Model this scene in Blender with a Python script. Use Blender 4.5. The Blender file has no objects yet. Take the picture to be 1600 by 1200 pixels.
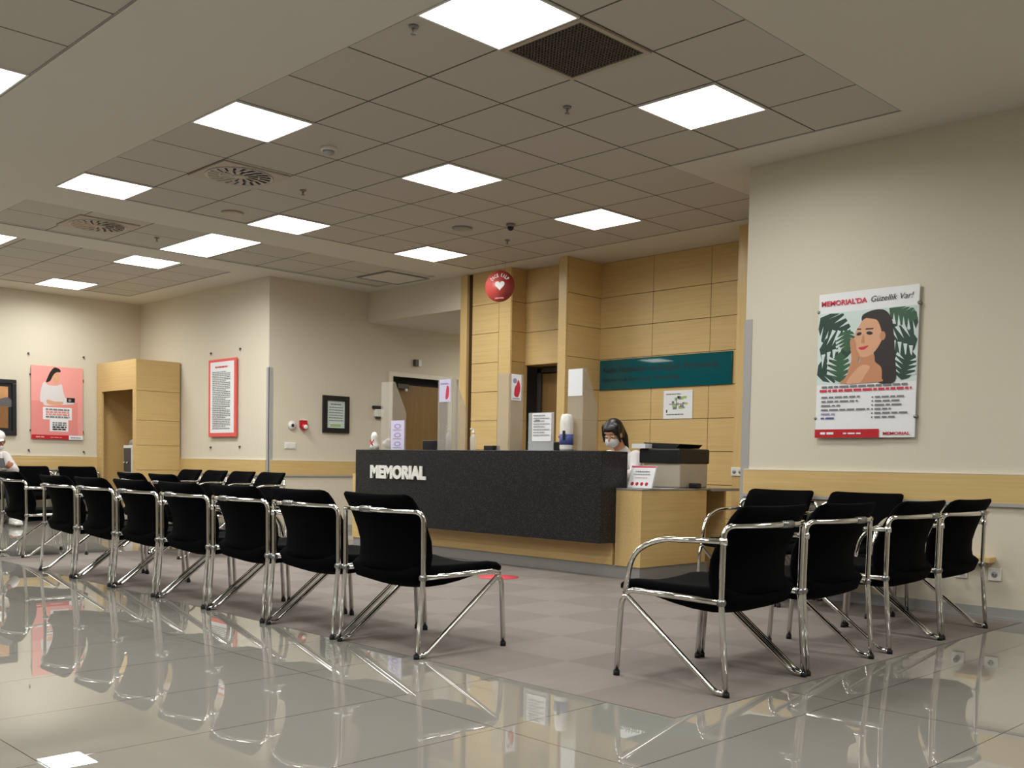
import bpy, math, random
from mathutils import Vector, Matrix
random.seed(7)
PI = math.pi
S = bpy.context.scene
COL = S.collection
rad = math.radians

# ------------------------------------------------------------------ materials
def lin(c):
    out = []
    for v in c[:3]:
        v = v / 255.0
        out.append(v / 12.92 if v <= 0.04045 else ((v + 0.055) / 1.055) ** 2.4)
    return (out[0], out[1], out[2], 1.0)

class N:
    """tiny node-tree helper"""
    def __init__(s, name):
        s.m = bpy.data.materials.new(name); s.m.use_nodes = True
        s.t = s.m.node_tree; s.b = s.t.nodes['Principled BSDF']
        s.out = s.t.nodes['Material Output']
    def n(s, typ, **kw):
        x = s.t.nodes.new(typ)
        for k, v in kw.items(): setattr(x, k, v)
        return x
    def l(s, a, b): s.t.links.new(a, b)
    def coord(s, scale=(1, 1, 1), kind='Object'):
        tc = s.n('ShaderNodeTexCoord'); mp = s.n('ShaderNodeMapping')
        mp.inputs['Scale'].default_value = scale
        s.l(tc.outputs[kind], mp.inputs['Vector'])
        return mp.outputs['Vector']
    def math(s, op, a, b=None):
        x = s.n('ShaderNodeMath', operation=op)
        for i, v in enumerate((a, b)):
            if v is None: continue
            if isinstance(v, (int, float)): x.inputs[i].default_value = v
            else: s.l(v, x.inputs[i])
        return x.outputs[0]
    def mixc(s, fac, a, b):
        x = s.n('ShaderNodeMix', data_type='RGBA')
        if isinstance(fac, (int, float)): x.inputs[0].default_value = fac
        else: s.l(fac, x.inputs[0])
        for i, v in ((6, a), (7, b)):
            if isinstance(v, tuple): x.inputs[i].default_value = v
            else: s.l(v, x.inputs[i])
        return x.outputs[2]

def setp(b, **kw):
    names = dict(color='Base Color', rough='Roughness', metal='Metallic', spec='Specular IOR Level', alpha='Alpha',
                 trans='Transmission Weight', ior='IOR', sheen='Sheen Weight', coat='Coat Weight')
    for k, v in kw.items():
        b.inputs[names[k]].default_value = v

def plain(name, c, rough=0.5, metal=0.0, spec=0.5, var=0.06, scale=30.0, alpha=1.0, bump=0.0):
    """a colour with a little procedural unevenness"""
    k = N(name); col = lin(c)
    nz = k.n('ShaderNodeTexNoise'); nz.inputs['Scale'].default_value = scale; nz.inputs['Detail'].default_value = 3
    k.l(k.coord(), nz.inputs['Vector'])
    dk = tuple(v * (1 - var) for v in col[:3]) + (1,); lt = tuple(min(1, v * (1 + var)) for v in col[:3]) + (1,)
    k.l(k.mixc(nz.outputs['Fac'], dk, lt), k.b.inputs['Base Color'])
    setp(k.b, rough=rough, metal=metal, spec=spec, alpha=alpha)
    if bump:
        bp = k.n('ShaderNodeBump'); bp.inputs['Strength'].default_value = bump; bp.inputs['Distance'].default_value = 0.002
        k.l(nz.outputs['Fac'], bp.inputs['Height']); k.l(bp.outputs['Normal'], k.b.inputs['Normal'])
    return k.m

def wood(name, c1, c2, axis, rough=0.38):
    """veneer with grain running along a horizontal axis (0 = x, 1 = y, 2 = z)"""
    k = N(name)
    sc = [55.0, 55.0, 55.0]; sc[axis] = 1.6
    nz = k.n('ShaderNodeTexNoise'); nz.inputs['Scale'].default_value = 1.0; nz.inputs['Detail'].default_value = 5
    nz.inputs['Roughness'].default_value = 0.6
    k.l(k.coord(tuple(sc)), nz.inputs['Vector'])
    n2 = k.n('ShaderNodeTexNoise'); n2.inputs['Scale'].default_value = 1.7; n2.inputs['Detail'].default_value = 1
    k.l(k.coord(), n2.inputs['Vector'])
    f = k.math('ADD', k.math('MULTIPLY', nz.outputs['Fac'], 0.75), k.math('MULTIPLY', n2.outputs['Fac'], 0.25))
    r = k.n('ShaderNodeValToRGB'); r.color_ramp.elements[0].position = 0.3; r.color_ramp.elements[1].position = 0.7
    r.color_ramp.elements[0].color = lin(c2); r.color_ramp.elements[1].color = lin(c1)
    k.l(f, r.inputs['Fac']); k.l(r.outputs['Color'], k.b.inputs['Base Color'])
    setp(k.b, rough=rough, spec=0.35)
    return k.m

def tilegrid(name, c, line, step, off, w, rough, spec=0.5, speck=0.0, lrough=0.7, var=0.03, ior=1.5):
    k = N(name)
    tc = k.n('ShaderNodeTexCoord'); sx = k.n('ShaderNodeSeparateXYZ'); k.l(tc.outputs['Object'], sx.inputs[0])
    ms = []
    cells = []
    for i in (0, 1):
        q = k.math('ADD', k.math('DIVIDE', sx.outputs[i], step[i]), -off[i])
        fr = k.math('FRACT', q)
        d = k.math('MULTIPLY', k.math('MINIMUM', fr, k.math('SUBTRACT', 1.0, fr)), step[i])
        ms.append(k.math('LESS_THAN', d, w / 2)); cells.append(k.math('FLOOR', q))
    m = k.math('MAXIMUM', ms[0], ms[1])
    cmb = k.n('ShaderNodeCombineXYZ'); k.l(cells[0], cmb.inputs[0]); k.l(cells[1], cmb.inputs[1])
    wn = k.n('ShaderNodeTexWhiteNoise'); k.l(cmb.outputs[0], wn.inputs['Vector'])
    col = lin(c)
    a = tuple(v * (1 - var) for v in col[:3]) + (1,); b = tuple(v * (1 + var) for v in col[:3]) + (1,)
    base = k.mixc(wn.outputs['Value'], a, b)
    if speck:
        nz = k.n('ShaderNodeTexNoise'); nz.inputs['Scale'].default_value = 180; nz.inputs['Detail'].default_value = 2
        k.l(tc.outputs['Object'], nz.inputs['Vector'])
        base = k.mixc(k.math('MULTIPLY', nz.outputs['Fac'], speck), base, tuple(v * 0.5 for v in col[:3]) + (1,))
    k.l(k.mixc(m, base, lin(line)), k.b.inputs['Base Color'])
    k.l(k.math('ADD', k.math('MULTIPLY', m, lrough - rough), rough), k.b.inputs['Roughness'])
    setp(k.b, spec=spec, ior=ior)
    return k.m

def emis(name, c, strength):
    k = N(name)
    e = k.n('ShaderNodeEmission'); e.inputs['Color'].default_value = lin(c); e.inputs['Strength'].default_value = strength
    k.l(e.outputs[0], k.out.inputs['Surface'])
    return k.m

def acrylic(name, c, alpha, rough=0.12):
    k = N(name)
    nz = k.n('ShaderNodeTexNoise'); nz.inputs['Scale'].default_value = 3
    k.l(k.coord(), nz.inputs['Vector'])
    k.l(k.mixc(nz.outputs['Fac'], lin(c), lin([v * 0.95 for v in c])), k.b.inputs['Base Color'])
    setp(k.b, rough=rough, spec=0.6, alpha=alpha)
    return k.m

def carpet_mat():
    k = N('carpet_weave')
    tc = k.n('ShaderNodeTexCoord'); sx = k.n('ShaderNodeSeparateXYZ'); k.l(tc.outputs['Object'], sx.inputs[0])
    fx = k.math('FLOOR', k.math('DIVIDE', k.math('ADD', sx.outputs[0], -3.07), 0.5)); fy = k.math('FLOOR', k.math('DIVIDE', k.math('ADD', sx.outputs[1], -2.21), 0.5))
    par = k.math('FRACT', k.math('MULTIPLY', k.math('ADD', fx, fy), 0.5))
    par = k.math('MULTIPLY', par, 2.0)
    nz = k.n('ShaderNodeTexNoise'); nz.inputs['Scale'].default_value = 260; nz.inputs['Detail'].default_value = 3
    k.l(tc.outputs['Object'], nz.inputs['Vector'])
    mp = k.n('ShaderNodeMapping'); mp.inputs['Scale'].default_value = (3.0, 22.0, 1); k.l(tc.outputs['Object'], mp.inputs['Vector'])
    n2 = k.n('ShaderNodeTexNoise'); n2.inputs['Scale'].default_value = 1.0; n2.inputs['Detail'].default_value = 3
    k.l(mp.outputs['Vector'], n2.inputs['Vector'])
    base = k.mixc(par, lin((133, 124, 118)), lin((143, 134, 128)))
    base = k.mixc(k.math('MULTIPLY', n2.outputs['Fac'], 0.35), base, lin((112, 102, 95)))
    base = k.mixc(k.math('MULTIPLY', nz.outputs['Fac'], 0.35), base, lin((104, 95, 89)))
    k.l(base, k.b.inputs['Base Color']); setp(k.b, rough=0.95, spec=0.1)
    bp = k.n('ShaderNodeBump'); bp.inputs['Strength'].default_value = 0.3; bp.inputs['Distance'].default_value = 0.003
    k.l(nz.outputs['Fac'], bp.inputs['Height']); k.l(bp.outputs['Normal'], k.b.inputs['Normal'])
    return k.m

def granite_mat():
    k = N('speckled_granite')
    v = k.n('ShaderNodeTexVoronoi'); v.inputs['Scale'].default_value = 95
    k.l(k.coord(), v.inputs['Vector'])
    nz = k.n('ShaderNodeTexNoise'); nz.inputs['Scale'].default_value = 55; nz.inputs['Detail'].default_value = 4
    k.l(k.coord(), nz.inputs['Vector'])
    r = k.n('ShaderNodeValToRGB'); r.color_ramp.elements[0].position = 0.1; r.color_ramp.elements[1].position = 0.32
    r.color_ramp.elements[0].color = lin((112, 112, 114)); r.color_ramp.elements[1].color = lin((26, 26, 28))
    k.l(v.outputs['Distance'], r.inputs['Fac'])
    k.l(k.mixc(k.math('MULTIPLY', nz.outputs['Fac'], 0.6), r.outputs['Color'], lin((28, 28, 31))), k.b.inputs['Base Color'])
    setp(k.b, rough=0.38, spec=0.3)
    return k.m

M = {}
LAMP_GLOW, LAMP_WATT, LAMP_SPREAD = 7.0, 21.0, 166.0
M['wall'] = plain('cream_wallpaper', (212, 203, 185), 0.75, spec=0.2, var=0.02, scale=60, bump=0.05)
M['wall_low'] = M['wall']
M['plaster'] = plain('ceiling_plaster', (212, 207, 196), 0.9, spec=0.1, var=0.015, scale=4)
M['ctile'] = tilegrid('ceiling_tiles', (198, 192, 182), (92, 84, 76), (0.6, 0.6), (7.542 - 7, 6.866 - 6), 0.013, 0.9, 0.1, speck=0.12, var=0.015)
M['ctile_left'] = tilegrid('ceiling_tiles_left', (198, 192, 182), (92, 84, 76), (0.6, 0.6), (7.542 - 7 + 0.25, 6.866 - 6 - .07), 0.013, 0.9, 0.1, speck=0.12, var=0.015)
M['floor'] = tilegrid('polished_floor_tiles', (142, 138, 130), (70, 65, 58), (1.34, 0.62), (1.13 / 1.34, 2.54 / 0.62 - 4), 0.0045, 0.004, 0.5, var=0.012, lrough=0.06, ior=1.85)
M['carpet'] = carpet_mat()
M['wood_x'] = wood('oak_veneer_along_x', (214, 184, 128), (197, 165, 108), 0)
M['wood_y'] = wood('oak_veneer_along_y', (214, 184, 128), (197, 165, 108), 1)
M['wood_z'] = wood('oak_veneer_upright', (214, 184, 128), (197, 165, 108), 2)
M['wood_dark'] = plain('dark_groove', (70, 52, 30), 0.8, spec=0.1)
M['door_wood'] = wood('brown_door_veneer', (142, 112, 70), (122, 94, 56), 2)
M['granite'] = granite_mat()
M['chrome'] = plain('chrome', (228, 226, 222), 0.12, metal=1.0, var=0.02)
M['steel'] = plain('brushed_steel', (150, 150, 150), 0.32, metal=1.0, var=0.05, scale=80)
M['fabric'] = plain('black_upholstery', (3, 3, 5), 0.9, spec=0.06, var=0.25, scale=350, bump=0.25)
M['black'] = plain('black_plastic', (18, 18, 20), 0.4)
M['rubber'] = plain('black_rubber', (14, 14, 14), 0.7)
M['white'] = plain('white_plastic', (226, 224, 218), 0.35, var=0.02)
M['paper'] = plain('white_paper', (232, 232, 234), 0.6, var=0.015)
M['trim_white'] = plain('white_trim', (226, 219, 203), 0.4, var=0.02)
M['grey'] = plain('grey_laminate', (140, 138, 136), 0.35, var=0.04)
M['greyd'] = plain('dark_grey_metal', (72, 68, 64), 0.45, var=0.05)
M['guard'] = plain('grey_corner_guard', (164, 162, 160), 0.4, var=0.03)
M['beige'] = plain('beige_plastic', (178, 166, 150), 0.45, var=0.03)
M['teal'] = plain('teal_gloss', (8, 84, 92), 0.025, spec=0.5, var=0.02)
M['ink'] = plain('black_ink', (18, 18, 22), 0.6)
M['inkgrey'] = plain('grey_ink', (120, 118, 124), 0.6)
M['blue'] = plain('blue_ink', (74, 86, 150), 0.6)
M['lilac'] = plain('lilac_ink', (150, 142, 186), 0.6)
M['lilac_paper'] = plain('lilac_paper', (205, 198, 224), 0.6, var=0.02)
M['red'] = plain('red_print', (186, 24, 40), 0.4)
M['crimson'] = plain('crimson_ink', (204, 44, 72), 0.5)
M['pink'] = plain('pink_print', (236, 158, 152), 0.45, var=0.03)
M['pink2'] = plain('deep_pink_print', (228, 140, 136), 0.45, var=0.03)
M['coral'] = plain('coral_border', (226, 92, 86), 0.45)
M['disc'] = plain('brick_red_disc', (176, 66, 60), 0.4, var=0.03)
M['skin'] = plain('skin', (206, 150, 118), 0.5, var=0.05)
M['skin2'] = plain('tanned_skin', (158, 102, 76), 0.5, var=0.06)
M['skinp'] = plain('printed_skin', (218, 164, 130), 0.5, var=0.05, scale=12)
M['skinp2'] = plain('printed_skin_tan', (196, 136, 100), 0.5, var=0.06, scale=12)
M['hair'] = plain('black_hair', (22, 18, 18), 0.45, var=0.3, scale=120)
M['hairp'] = plain('printed_dark_hair', (44, 36, 36), 0.5, var=0.2, scale=40)
M['leaf'] = plain('printed_dark_leaf', (38, 66, 54), 0.5, var=0.35, scale=14)
M['leaf2'] = plain('printed_leaf', (56, 92, 66), 0.5, var=0.3, scale=14)
M['mint'] = plain('printed_pale_mint', (206, 220, 216), 0.5, var=0.04)
M['green'] = plain('plan_green', (156, 186, 110), 0.6)
M['mask'] = plain('white_mask_cloth', (222, 220, 222), 0.8, var=0.03)
M['cloth_white'] = plain('white_cloth', (218, 212, 212), 0.85, var=0.05)
M['cloth_dark'] = plain('dark_trousers', (40, 40, 46), 0.85, var=0.1)
M['acrylic'] = acrylic('hazy_acrylic', (196, 188, 176), 0.38)
M['clear'] = acrylic('clear_plastic', (228, 230, 230), 0.35)
M['bag'] = acrylic('white_plastic_bag', (236, 236, 240), 0.85, 0.35)
M['silver'] = plain('silver_plastic', (170, 170, 172), 0.3, metal=0.6)
M['orange'] = plain('sunset_sky_print', (196, 142, 92), 0.5, var=0.25, scale=9)
M['field'] = plain('brown_field_print', (136, 92, 48), 0.5, var=0.3, scale=12)
M['hill'] = plain('grey_hill_print', (92, 88, 88), 0.5, var=0.3, scale=12)
M['red_floor'] = plain('red_floor_sticker', (206, 62, 74), 0.6)
M['lamp'] = emis('light_panel_glow', (252, 254, 250), LAMP_GLOW)
M['dark'] = plain('dark_opening', (26, 22, 18), 0.8)

# ------------------------------------------------------------------ mesh building
class MB:
    def __init__(s): s.v = []; s.f = []; s.mi = []; s.sm = []
    def add(s, vs, fs, mi=0, smooth=False):
        o = len(s.v); s.v += [tuple(p) for p in vs]
        for f in fs: s.f.append(tuple(i + o for i in f)); s.mi.append(mi); s.sm.append(smooth)
    def box(s, a, b, mi=0, bev=0.0):
        x0, x1 = sorted((a[0], b[0])); y0, y1 = sorted((a[1], b[1])); z0, z1 = sorted((a[2], b[2]))
        if bev <= 0:
            vs = [(x, y, z) for z in (z0, z1) for y in (y0, y1) for x in (x0, x1)]
            s.add(vs, [(0, 2, 3, 1), (4, 5, 7, 6), (0, 1, 5, 4), (2, 6, 7, 3), (0, 4, 6, 2), (1, 3, 7, 5)], mi)
        else:
            import bmesh
            bm = bmesh.new(); bmesh.ops.create_cube(bm, size=1)
            for v in bm.verts:
                v.co = Vector((x0 + (v.co.x + .5) * (x1 - x0), y0 + (v.co.y + .5) * (y1 - y0), z0 + (v.co.z + .5) * (z1 - z0)))
            bmesh.ops.bevel(bm, geom=bm.edges[:] + bm.verts[:], offset=bev, segments=2, affect='EDGES', profile=0.5)
            bm.verts.index_update()
            s.add([v.co[:] for v in bm.verts], [[v.index for v in f.verts] for f in bm.faces], mi); bm.free()
        return s
    def prism(s, pts, d, mi=0):
        """polygon (list of 3-D points, counter-clockwise seen from the front) pushed back by vector d"""
        n = len(pts); d = Vector(d)
        vs = [Vector(p) for p in pts] + [Vector(p) + d for p in pts]
        fs = [tuple(range(n)), tuple(range(2 * n - 1, n - 1, -1))] + [(i + n, (i + 1) % n + n, (i + 1) % n, i) for i in range(n)]
        s.add(vs, fs, mi); return s
    def poly(s, pts, mi=0): s.add(pts, [tuple(range(len(pts)))], mi); return s
    def loft(s, loops, mi=0, closed=True, caps=True, smooth=True):
        n = len(loops[0]); vs = [p for L in loops for p in L]; fs = []
        for i in range(len(loops) - 1):
            for j in range(n if closed else n - 1):
                k = (j + 1) % n
                fs.append((i * n + j, i * n + k, (i + 1) * n + k, (i + 1) * n + j))
        if caps and closed:
            fs.append(tuple(range(n - 1, -1, -1))); fs.append(tuple((len(loops) - 1) * n + j for j in range(n)))
        s.add(vs, fs, mi, smooth); return s
    def tube(s, path, r, n=8, mi=0, rs=None):
        P = [Vector(p) for p in path]; loops = []; up = None
        for i, p in enumerate(P):
            t = (P[min(i + 1, len(P) - 1)] - P[max(i - 1, 0)]).normalized()
            if up is None:
                up = Vector((0, 0, 1)) if abs(t.z) < 0.9 else Vector((1, 0, 0))
            a = t.cross(up)
            if a.length < 1e-6: a = t.orthogonal()
            a.normalize(); b = t.cross(a).normalized(); up = -b if False else a.cross(t).normalized()
            rr = rs[i] if rs else r
            loops.append([p + a * (rr * math.cos(2 * PI * k / n)) + up * (rr * math.sin(2 * PI * k / n)) for k in range(n)])
        s.loft(loops, mi); return s
    def cyl(s, a, b, r, n=16, mi=0, r2=None):
        s.tube([a, b], r, n, mi, rs=[r, r if r2 is None else r2]); return s
    def lathe(s, prof, c=(0, 0, 0), n=20, mi=0):
        loops = [[(c[0] + r * math.cos(2 * PI * k / n), c[1] + r * math.sin(2 * PI * k / n), c[2] + z) for k in range(n)] for r, z in prof]
        s.loft(loops, mi); return s
    def ball(s, c, r, rot=None, n=14, m=9, mi=0):
        r = (r, r, r) if isinstance(r, (int, float)) else r
        loops = []
        for i in range(m + 1):
            th = PI * (0.02 + 0.96 * i / m)
            L = []
            for k in range(n):
                p = Vector((r[0] * math.sin(th) * math.cos(2 * PI * k / n), r[1] * math.sin(th) * math.sin(2 * PI * k / n), -r[2] * math.cos(th)))
                if rot: p = rot @ p
                L.append(p + Vector(c))
            loops.append(L)
        s.loft(loops, mi); return s
    def capsule(s, pts, n=12, mi=0):
        """chain of (point, radius): tapered limb with round joints"""
        for (p, r), (q, t) in zip(pts, pts[1:]): s.tube([p, q], r, n, mi, rs=[r, t])
        for p, r in pts: s.ball(p, r, n=n, m=7, mi=mi)
        return s
    def xf(s, m):
        s.v = [tuple(m @ Vector(p)) for p in s.v]; return s
    def mesh(s, name, mats):
        me = bpy.data.meshes.new(name); me.from_pydata(s.v, [], s.f)
        mats = mats if isinstance(mats, (list, tuple)) else [mats]
        for m in mats: me.materials.append(m)
        me.polygons.foreach_set('material_index', s.mi); me.polygons.foreach_set('use_smooth', s.sm)
        me.update(); me.validate(); return me
    def build(s, name, mats, parent=None, label=None):
        o = bpy.data.objects.new(name, s.mesh(name, mats)); COL.objects.link(o)
        if parent is not None: o.parent = parent
        if label: o['label'] = label
        return o

def fillet(pts, r, seg=5):
    P = [Vector(p) for p in pts]; out = [P[0]]
    for i in range(1, len(P) - 1):
        a, b, c = P[i - 1], P[i], P[i + 1]
        d1 = (a - b); d2 = (c - b); rr = min(r, d1.length * .49, d2.length * .49)
        p = b + d1.normalized() * rr; q = b + d2.normalized() * rr
        for k in range(seg + 1):
            t = k / seg
            out.append(p.lerp(b, t).lerp(b.lerp(q, t), t))
    out.append(P[-1]); return out

def tag(o, label, cat, group=None):
    o['label'] = label; o['category'] = cat
    if group: o['group'] = group
    return o
def thing(name, label, cat, loc=(0, 0, 0), rz=0.0, group=None):
    o = bpy.data.objects.new(name, None); COL.objects.link(o)
    o.empty_display_size = 0.1; o.location = loc; o.rotation_euler = (0, 0, rz)
    return tag(o, label, cat, group)
def struct(name, mb, mats, label=None):
    o = mb.build(name, mats); o['kind'] = 'structure'
    if label: o['label'] = label
    return o
def dup(root, loc, rz, label, group=None, skip=()):
    r = root.copy(); COL.objects.link(r); r.location = loc; r.rotation_euler = (0, 0, rz); r['label'] = label
    if group: r['group'] = group
    for ch in list(root.children):
        if ch.name.split('.')[0] in skip: continue
        c = ch.copy(); COL.objects.link(c); c.parent = r
        for g in ch.children:
            d = g.copy(); COL.objects.link(d); d.parent = c
    return r

def solid(mb, name, mats, parent=None, voxel=0.008, smooth=4, label=None):
    """fuse overlapping lumps into one continuous smooth skin"""
    o = mb.build(name, mats)
    md = o.modifiers.new('fuse', 'REMESH'); md.mode = 'VOXEL'; md.voxel_size = voxel; md.use_smooth_shade = True
    sm = o.modifiers.new('soft', 'SMOOTH'); sm.factor = 0.5; sm.iterations = smooth
    bpy.context.view_layer.update()
    dg = bpy.context.evaluated_depsgraph_get()
    me = bpy.data.meshes.new_from_object(o.evaluated_get(dg))
    o.modifiers.clear(); o.data = me
    if not me.materials: me.materials.append(mats)
    if parent is not None: o.parent = parent
    if label: o['label'] = label
    return o

_fc = bpy.data.curves.new('lettering', 'FONT')
def text_tris(body, w=None, h=None, bold=0.0, shear=0.0, extrude=0.0):
    """letters as mesh data, lower left at the origin, fitted to width w and cap height h (x right, y up)"""
    _fc.body = body; _fc.size = 1.0; _fc.offset = bold; _fc.shear = shear; _fc.extrude = extrude; _fc.resolution_u = 3
    o = bpy.data.objects.new('lettering', _fc); COL.objects.link(o)
    bpy.context.view_layer.update()
    me = bpy.data.meshes.new_from_object(o.evaluated_get(bpy.context.evaluated_depsgraph_get()))
    vs = [v.co.copy() for v in me.vertices]; fs = [tuple(p.vertices) for p in me.polygons]
    bpy.data.objects.remove(o); bpy.data.meshes.remove(me)
    x0 = min(v.x for v in vs); x1 = max(v.x for v in vs); y0 = 0.0; y1 = 0.73
    sy = (h / (y1 - y0)) if h else None
    sx = (w / (x1 - x0)) if w else sy
    if sy is None: sy = sx
    return [Vector(((v.x - x0) * sx, (v.y - y0) * sy, v.z)) for v in vs], fs

class Art:
    """printing on a flat sheet: local x right, z up, front towards -y; layers sit a hair apart"""
    def __init__(s, w, h, y0=0.0): s.w = w; s.h = h; s.mb = MB(); s.mats = []; s.y = y0; s.k = 0
    def mi(s, m):
        if m not in s.mats: s.mats.append(m)
        return s.mats.index(m)
    def nxt(s): s.k += 1; return s.y - 0.00004 * s.k
    def P(s, pts, m, unit=True):
        y = s.nxt(); sx, sz = (s.w, s.h) if unit else (1, 1)
        s.mb.poly([(p[0] * sx, y, p[1] * sz) for p in pts], s.mi(m))
    def R(s, x0, z0, x1, z1, m): s.P([(x0, z0), (x1, z0), (x1, z1), (x0, z1)], m)
    def E(s, cx, cz, rx, rz, m, rot=0.0, n=28):
        c, q = math.cos(rot), math.sin(rot); y = s.nxt(); L = []
        for k in range(n):
            a = 2 * PI * k / n; u = rx * math.cos(a); v = rz * math.sin(a)
            L.append(((cx + u * c - v * q) * s.w, y, (cz + u * q + v * c) * s.h))
        s.mb.poly(L, s.mi(m))
    def C(s, pts, m, n=6):
        """smooth closed outline through the points (Catmull-Rom)"""
        out = []; N_ = len(pts)
        for i in range(N_):
            p0, p1, p2, p3 = [Vector(pts[(i + j - 1) % N_]) for j in range(4)]
            for k in range(n):
                t = k / n
                out.append(0.5 * ((2 * p1) + (p2 - p0) * t + (2 * p0 - 5 * p1 + 4 * p2 - p3) * t * t + (3 * p1 - p0 - 3 * p2 + p3) * t ** 3))
        s.P(out, m)
    def T(s, body, x, z, w, h, m, bold=0.0, shear=0.0):
        """text, lower left (x, z), in sheet fractions"""
        y = s.nxt(); vs, fs = text_tris(body, w * s.w if w else None, h * s.h if h else None, bold, shear)
        s.mb.add([(v.x + x * s.w, y, v.y + z * s.h) for v in vs], fs, s.mi(m))
    def lines(s, x, z, w, h, m, seed=1):
        """a line of print too small to read: a row of word-length strokes"""
        r = random.Random(seed); y = s.y - 0.0055; c = x
        while c < x + w:
            e = min(x + w, c + r.uniform(0.03, 0.1))
            s.mb.poly([(c * s.w, y, z * s.h), (e * s.w, y, z * s.h), (e * s.w, y, (z + h) * s.h), (c * s.w, y, (z + h) * s.h)], s.mi(m))
            c = e + 0.014
    def build(s, name, parent, label=None): return s.mb.build(name, s.mats, parent, label)

HC = 3.22
def gx(u): return (u + 7.542) * 0.6
def gy(v): return (v + 6.866) * 0.6
FX, FY = -PI / 2, 0.0          # wall things: facing -X / facing -Y

# ------------------------------------------------------------------ floor
b = MB(); b.box((-6.2, -5.2, -0.12), (3.07, 16, 0)); b.box((3.07, -5.2, -0.12), (12.5, 2.21, 0)); b.box((3.07, 9.8, -0.12), (12.5, 16, 0))
struct('floor', b, M['floor'], 'polished grey floor tiles')
b = MB(); b.box((3.07, 2.21, -0.12), (12.5, 9.8, 0.0)); struct('floor_carpet', b, M['carpet'], 'brown grey checked carpet tiles')
b = MB(); b.tube([(3.07, 9.8, -0.004), (3.07, 2.21, -0.004), (7, 2.21, -0.004)], 0.006, 6)
struct('trim_carpet_edge', b, M['greyd'])

# ------------------------------------------------------------------ ceiling
tiles = [(-2, -2, 3, 1), (-2, 1, 6, 8), (-2, 9.1, 6, 11.1), (-9, 12, 3, 16.8), (-15, -14, -3.75, 10.9), (-2, -13, 3, -5)]
xs = sorted({-24.0, 14.0} | {t[0] for t in tiles} | {t[2] for t in tiles}); ys = sorted({-16.5, 18.6} | {t[1] for t in tiles} | {t[3] for t in tiles})
pl = MB(); tl = MB(); tk = MB()
# plaster = everything between the tile fields, tiles set 4 mm up inside a shadow edge
for i in range(len(xs) - 1):
    for j in range(len(ys) - 1):
        cu, cv = (xs[i] + xs[i + 1]) / 2, (ys[j] + ys[j + 1]) / 2
        ins = any(t[0] < cu < t[2] and t[1] < cv < t[3] for t in tiles)
        (tk if ins and xs[i] < -3.8 and ys[j] < 11 else tl if ins else pl).box((gx(xs[i]), gy(ys[j]), HC + (0.006 if ins else 0)), (gx(xs[i + 1]), gy(ys[j + 1]), HC + 0.1))
struct('ceiling', pl, M['plaster'], 'smooth plaster bands of the ceiling')
struct('ceiling_tiles', tl, M['ctile'], 'square suspended ceiling tiles')
struct('ceiling_tiles', tk, M['ctile_left'], 'square suspended ceiling tiles beyond the plaster band')
b = MB()
for t in [(-2, -2, 3, 8), (3, 1, 6, 8)] + tiles[2:]:      # angle trim round every tile field
    x0, y0, x1, y1 = gx(t[0]), gy(t[1]), gx(t[2]), gy(t[3]); w = 0.012
    for a, c in (((x0, y0), (x1, y0 + w)), ((x0, y1 - w), (x1, y1)), ((x0, y0), (x0 + w, y1)), ((x1 - w, y0), (x1, y1))):
        if t[0] == 3 and c[0] - a[0] < .1 and a[0] < gx(3.5): continue
        if t == (-2, -2, 3, 8) and a[0] > gx(2.5): c = (c[0], gy(1))
        b.box((a[0], a[1], HC + 0.003), (c[0], c[1], HC + 0.009))
struct('trim_ceiling_edge', b, M['grey'])

# ------------------------------------------------------------------ walls
XR = 6.745
b = MB(); b.box((XR, -5.2, 0), (XR + 0.15, 4.29, HC)); b.box((XR + 0.15, 4.14, 0), (9.0, 4.29, HC)); struct('wall_right', b, M['wall'], 'cream wall on the right with the tall poster')
b = MB(); b.box((6.78, 11.2, 0), (6.93, 14.85, HC)); struct('wall_middle', b, M['wall'], 'cream wall with the red bordered notice')
DX0, DX1, DZ = 8.72, 9.74, 2.12
b = MB(); b.box((6.93, 11.2, 0), (DX0, 11.35, HC)); b.box((DX0, 11.2, DZ), (DX1, 11.35, HC)); b.box((DX1, 11.2, 0), (12.3, 11.35, HC))
struct('wall_far', b, M['wall'], 'cream wall with the white framed door')
b = MB(); b.box((-6.2, 14.85, 0), (6.93, 15.0, HC)); struct('wall_left', b, M['wall'], 'cream wall with the pink poster')
b = MB(); b.box((-6.35, -5.2, 0), (-6.2, 15, HC)); struct('wall_side', b, M['wall'])
b = MB(); b.box((-6.35, -5.35, 0), (XR + 0.15, -5.2, HC)); struct('wall_rear', b, M['wall'])
b = MB(); b.box((12.15, 9.3, 0), (12.3, 11.2, 2.81)); b.box((8.62, 9.2, 0), (12.3, 9.32, 2.81)); struct('wall_alcove', b, M['wall'])
b = MB(); b.box((8.3, 9.32, 2.81), (8.45, 11.2, HC)); struct('wall_header', b, M['wall'], 'cream header above the door passage')
b = MB(); b.box((8.45, 9.2, 2.81), (12.3, 11.2, 2.87)); struct('ceiling_alcove', b, M['plaster'])
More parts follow.
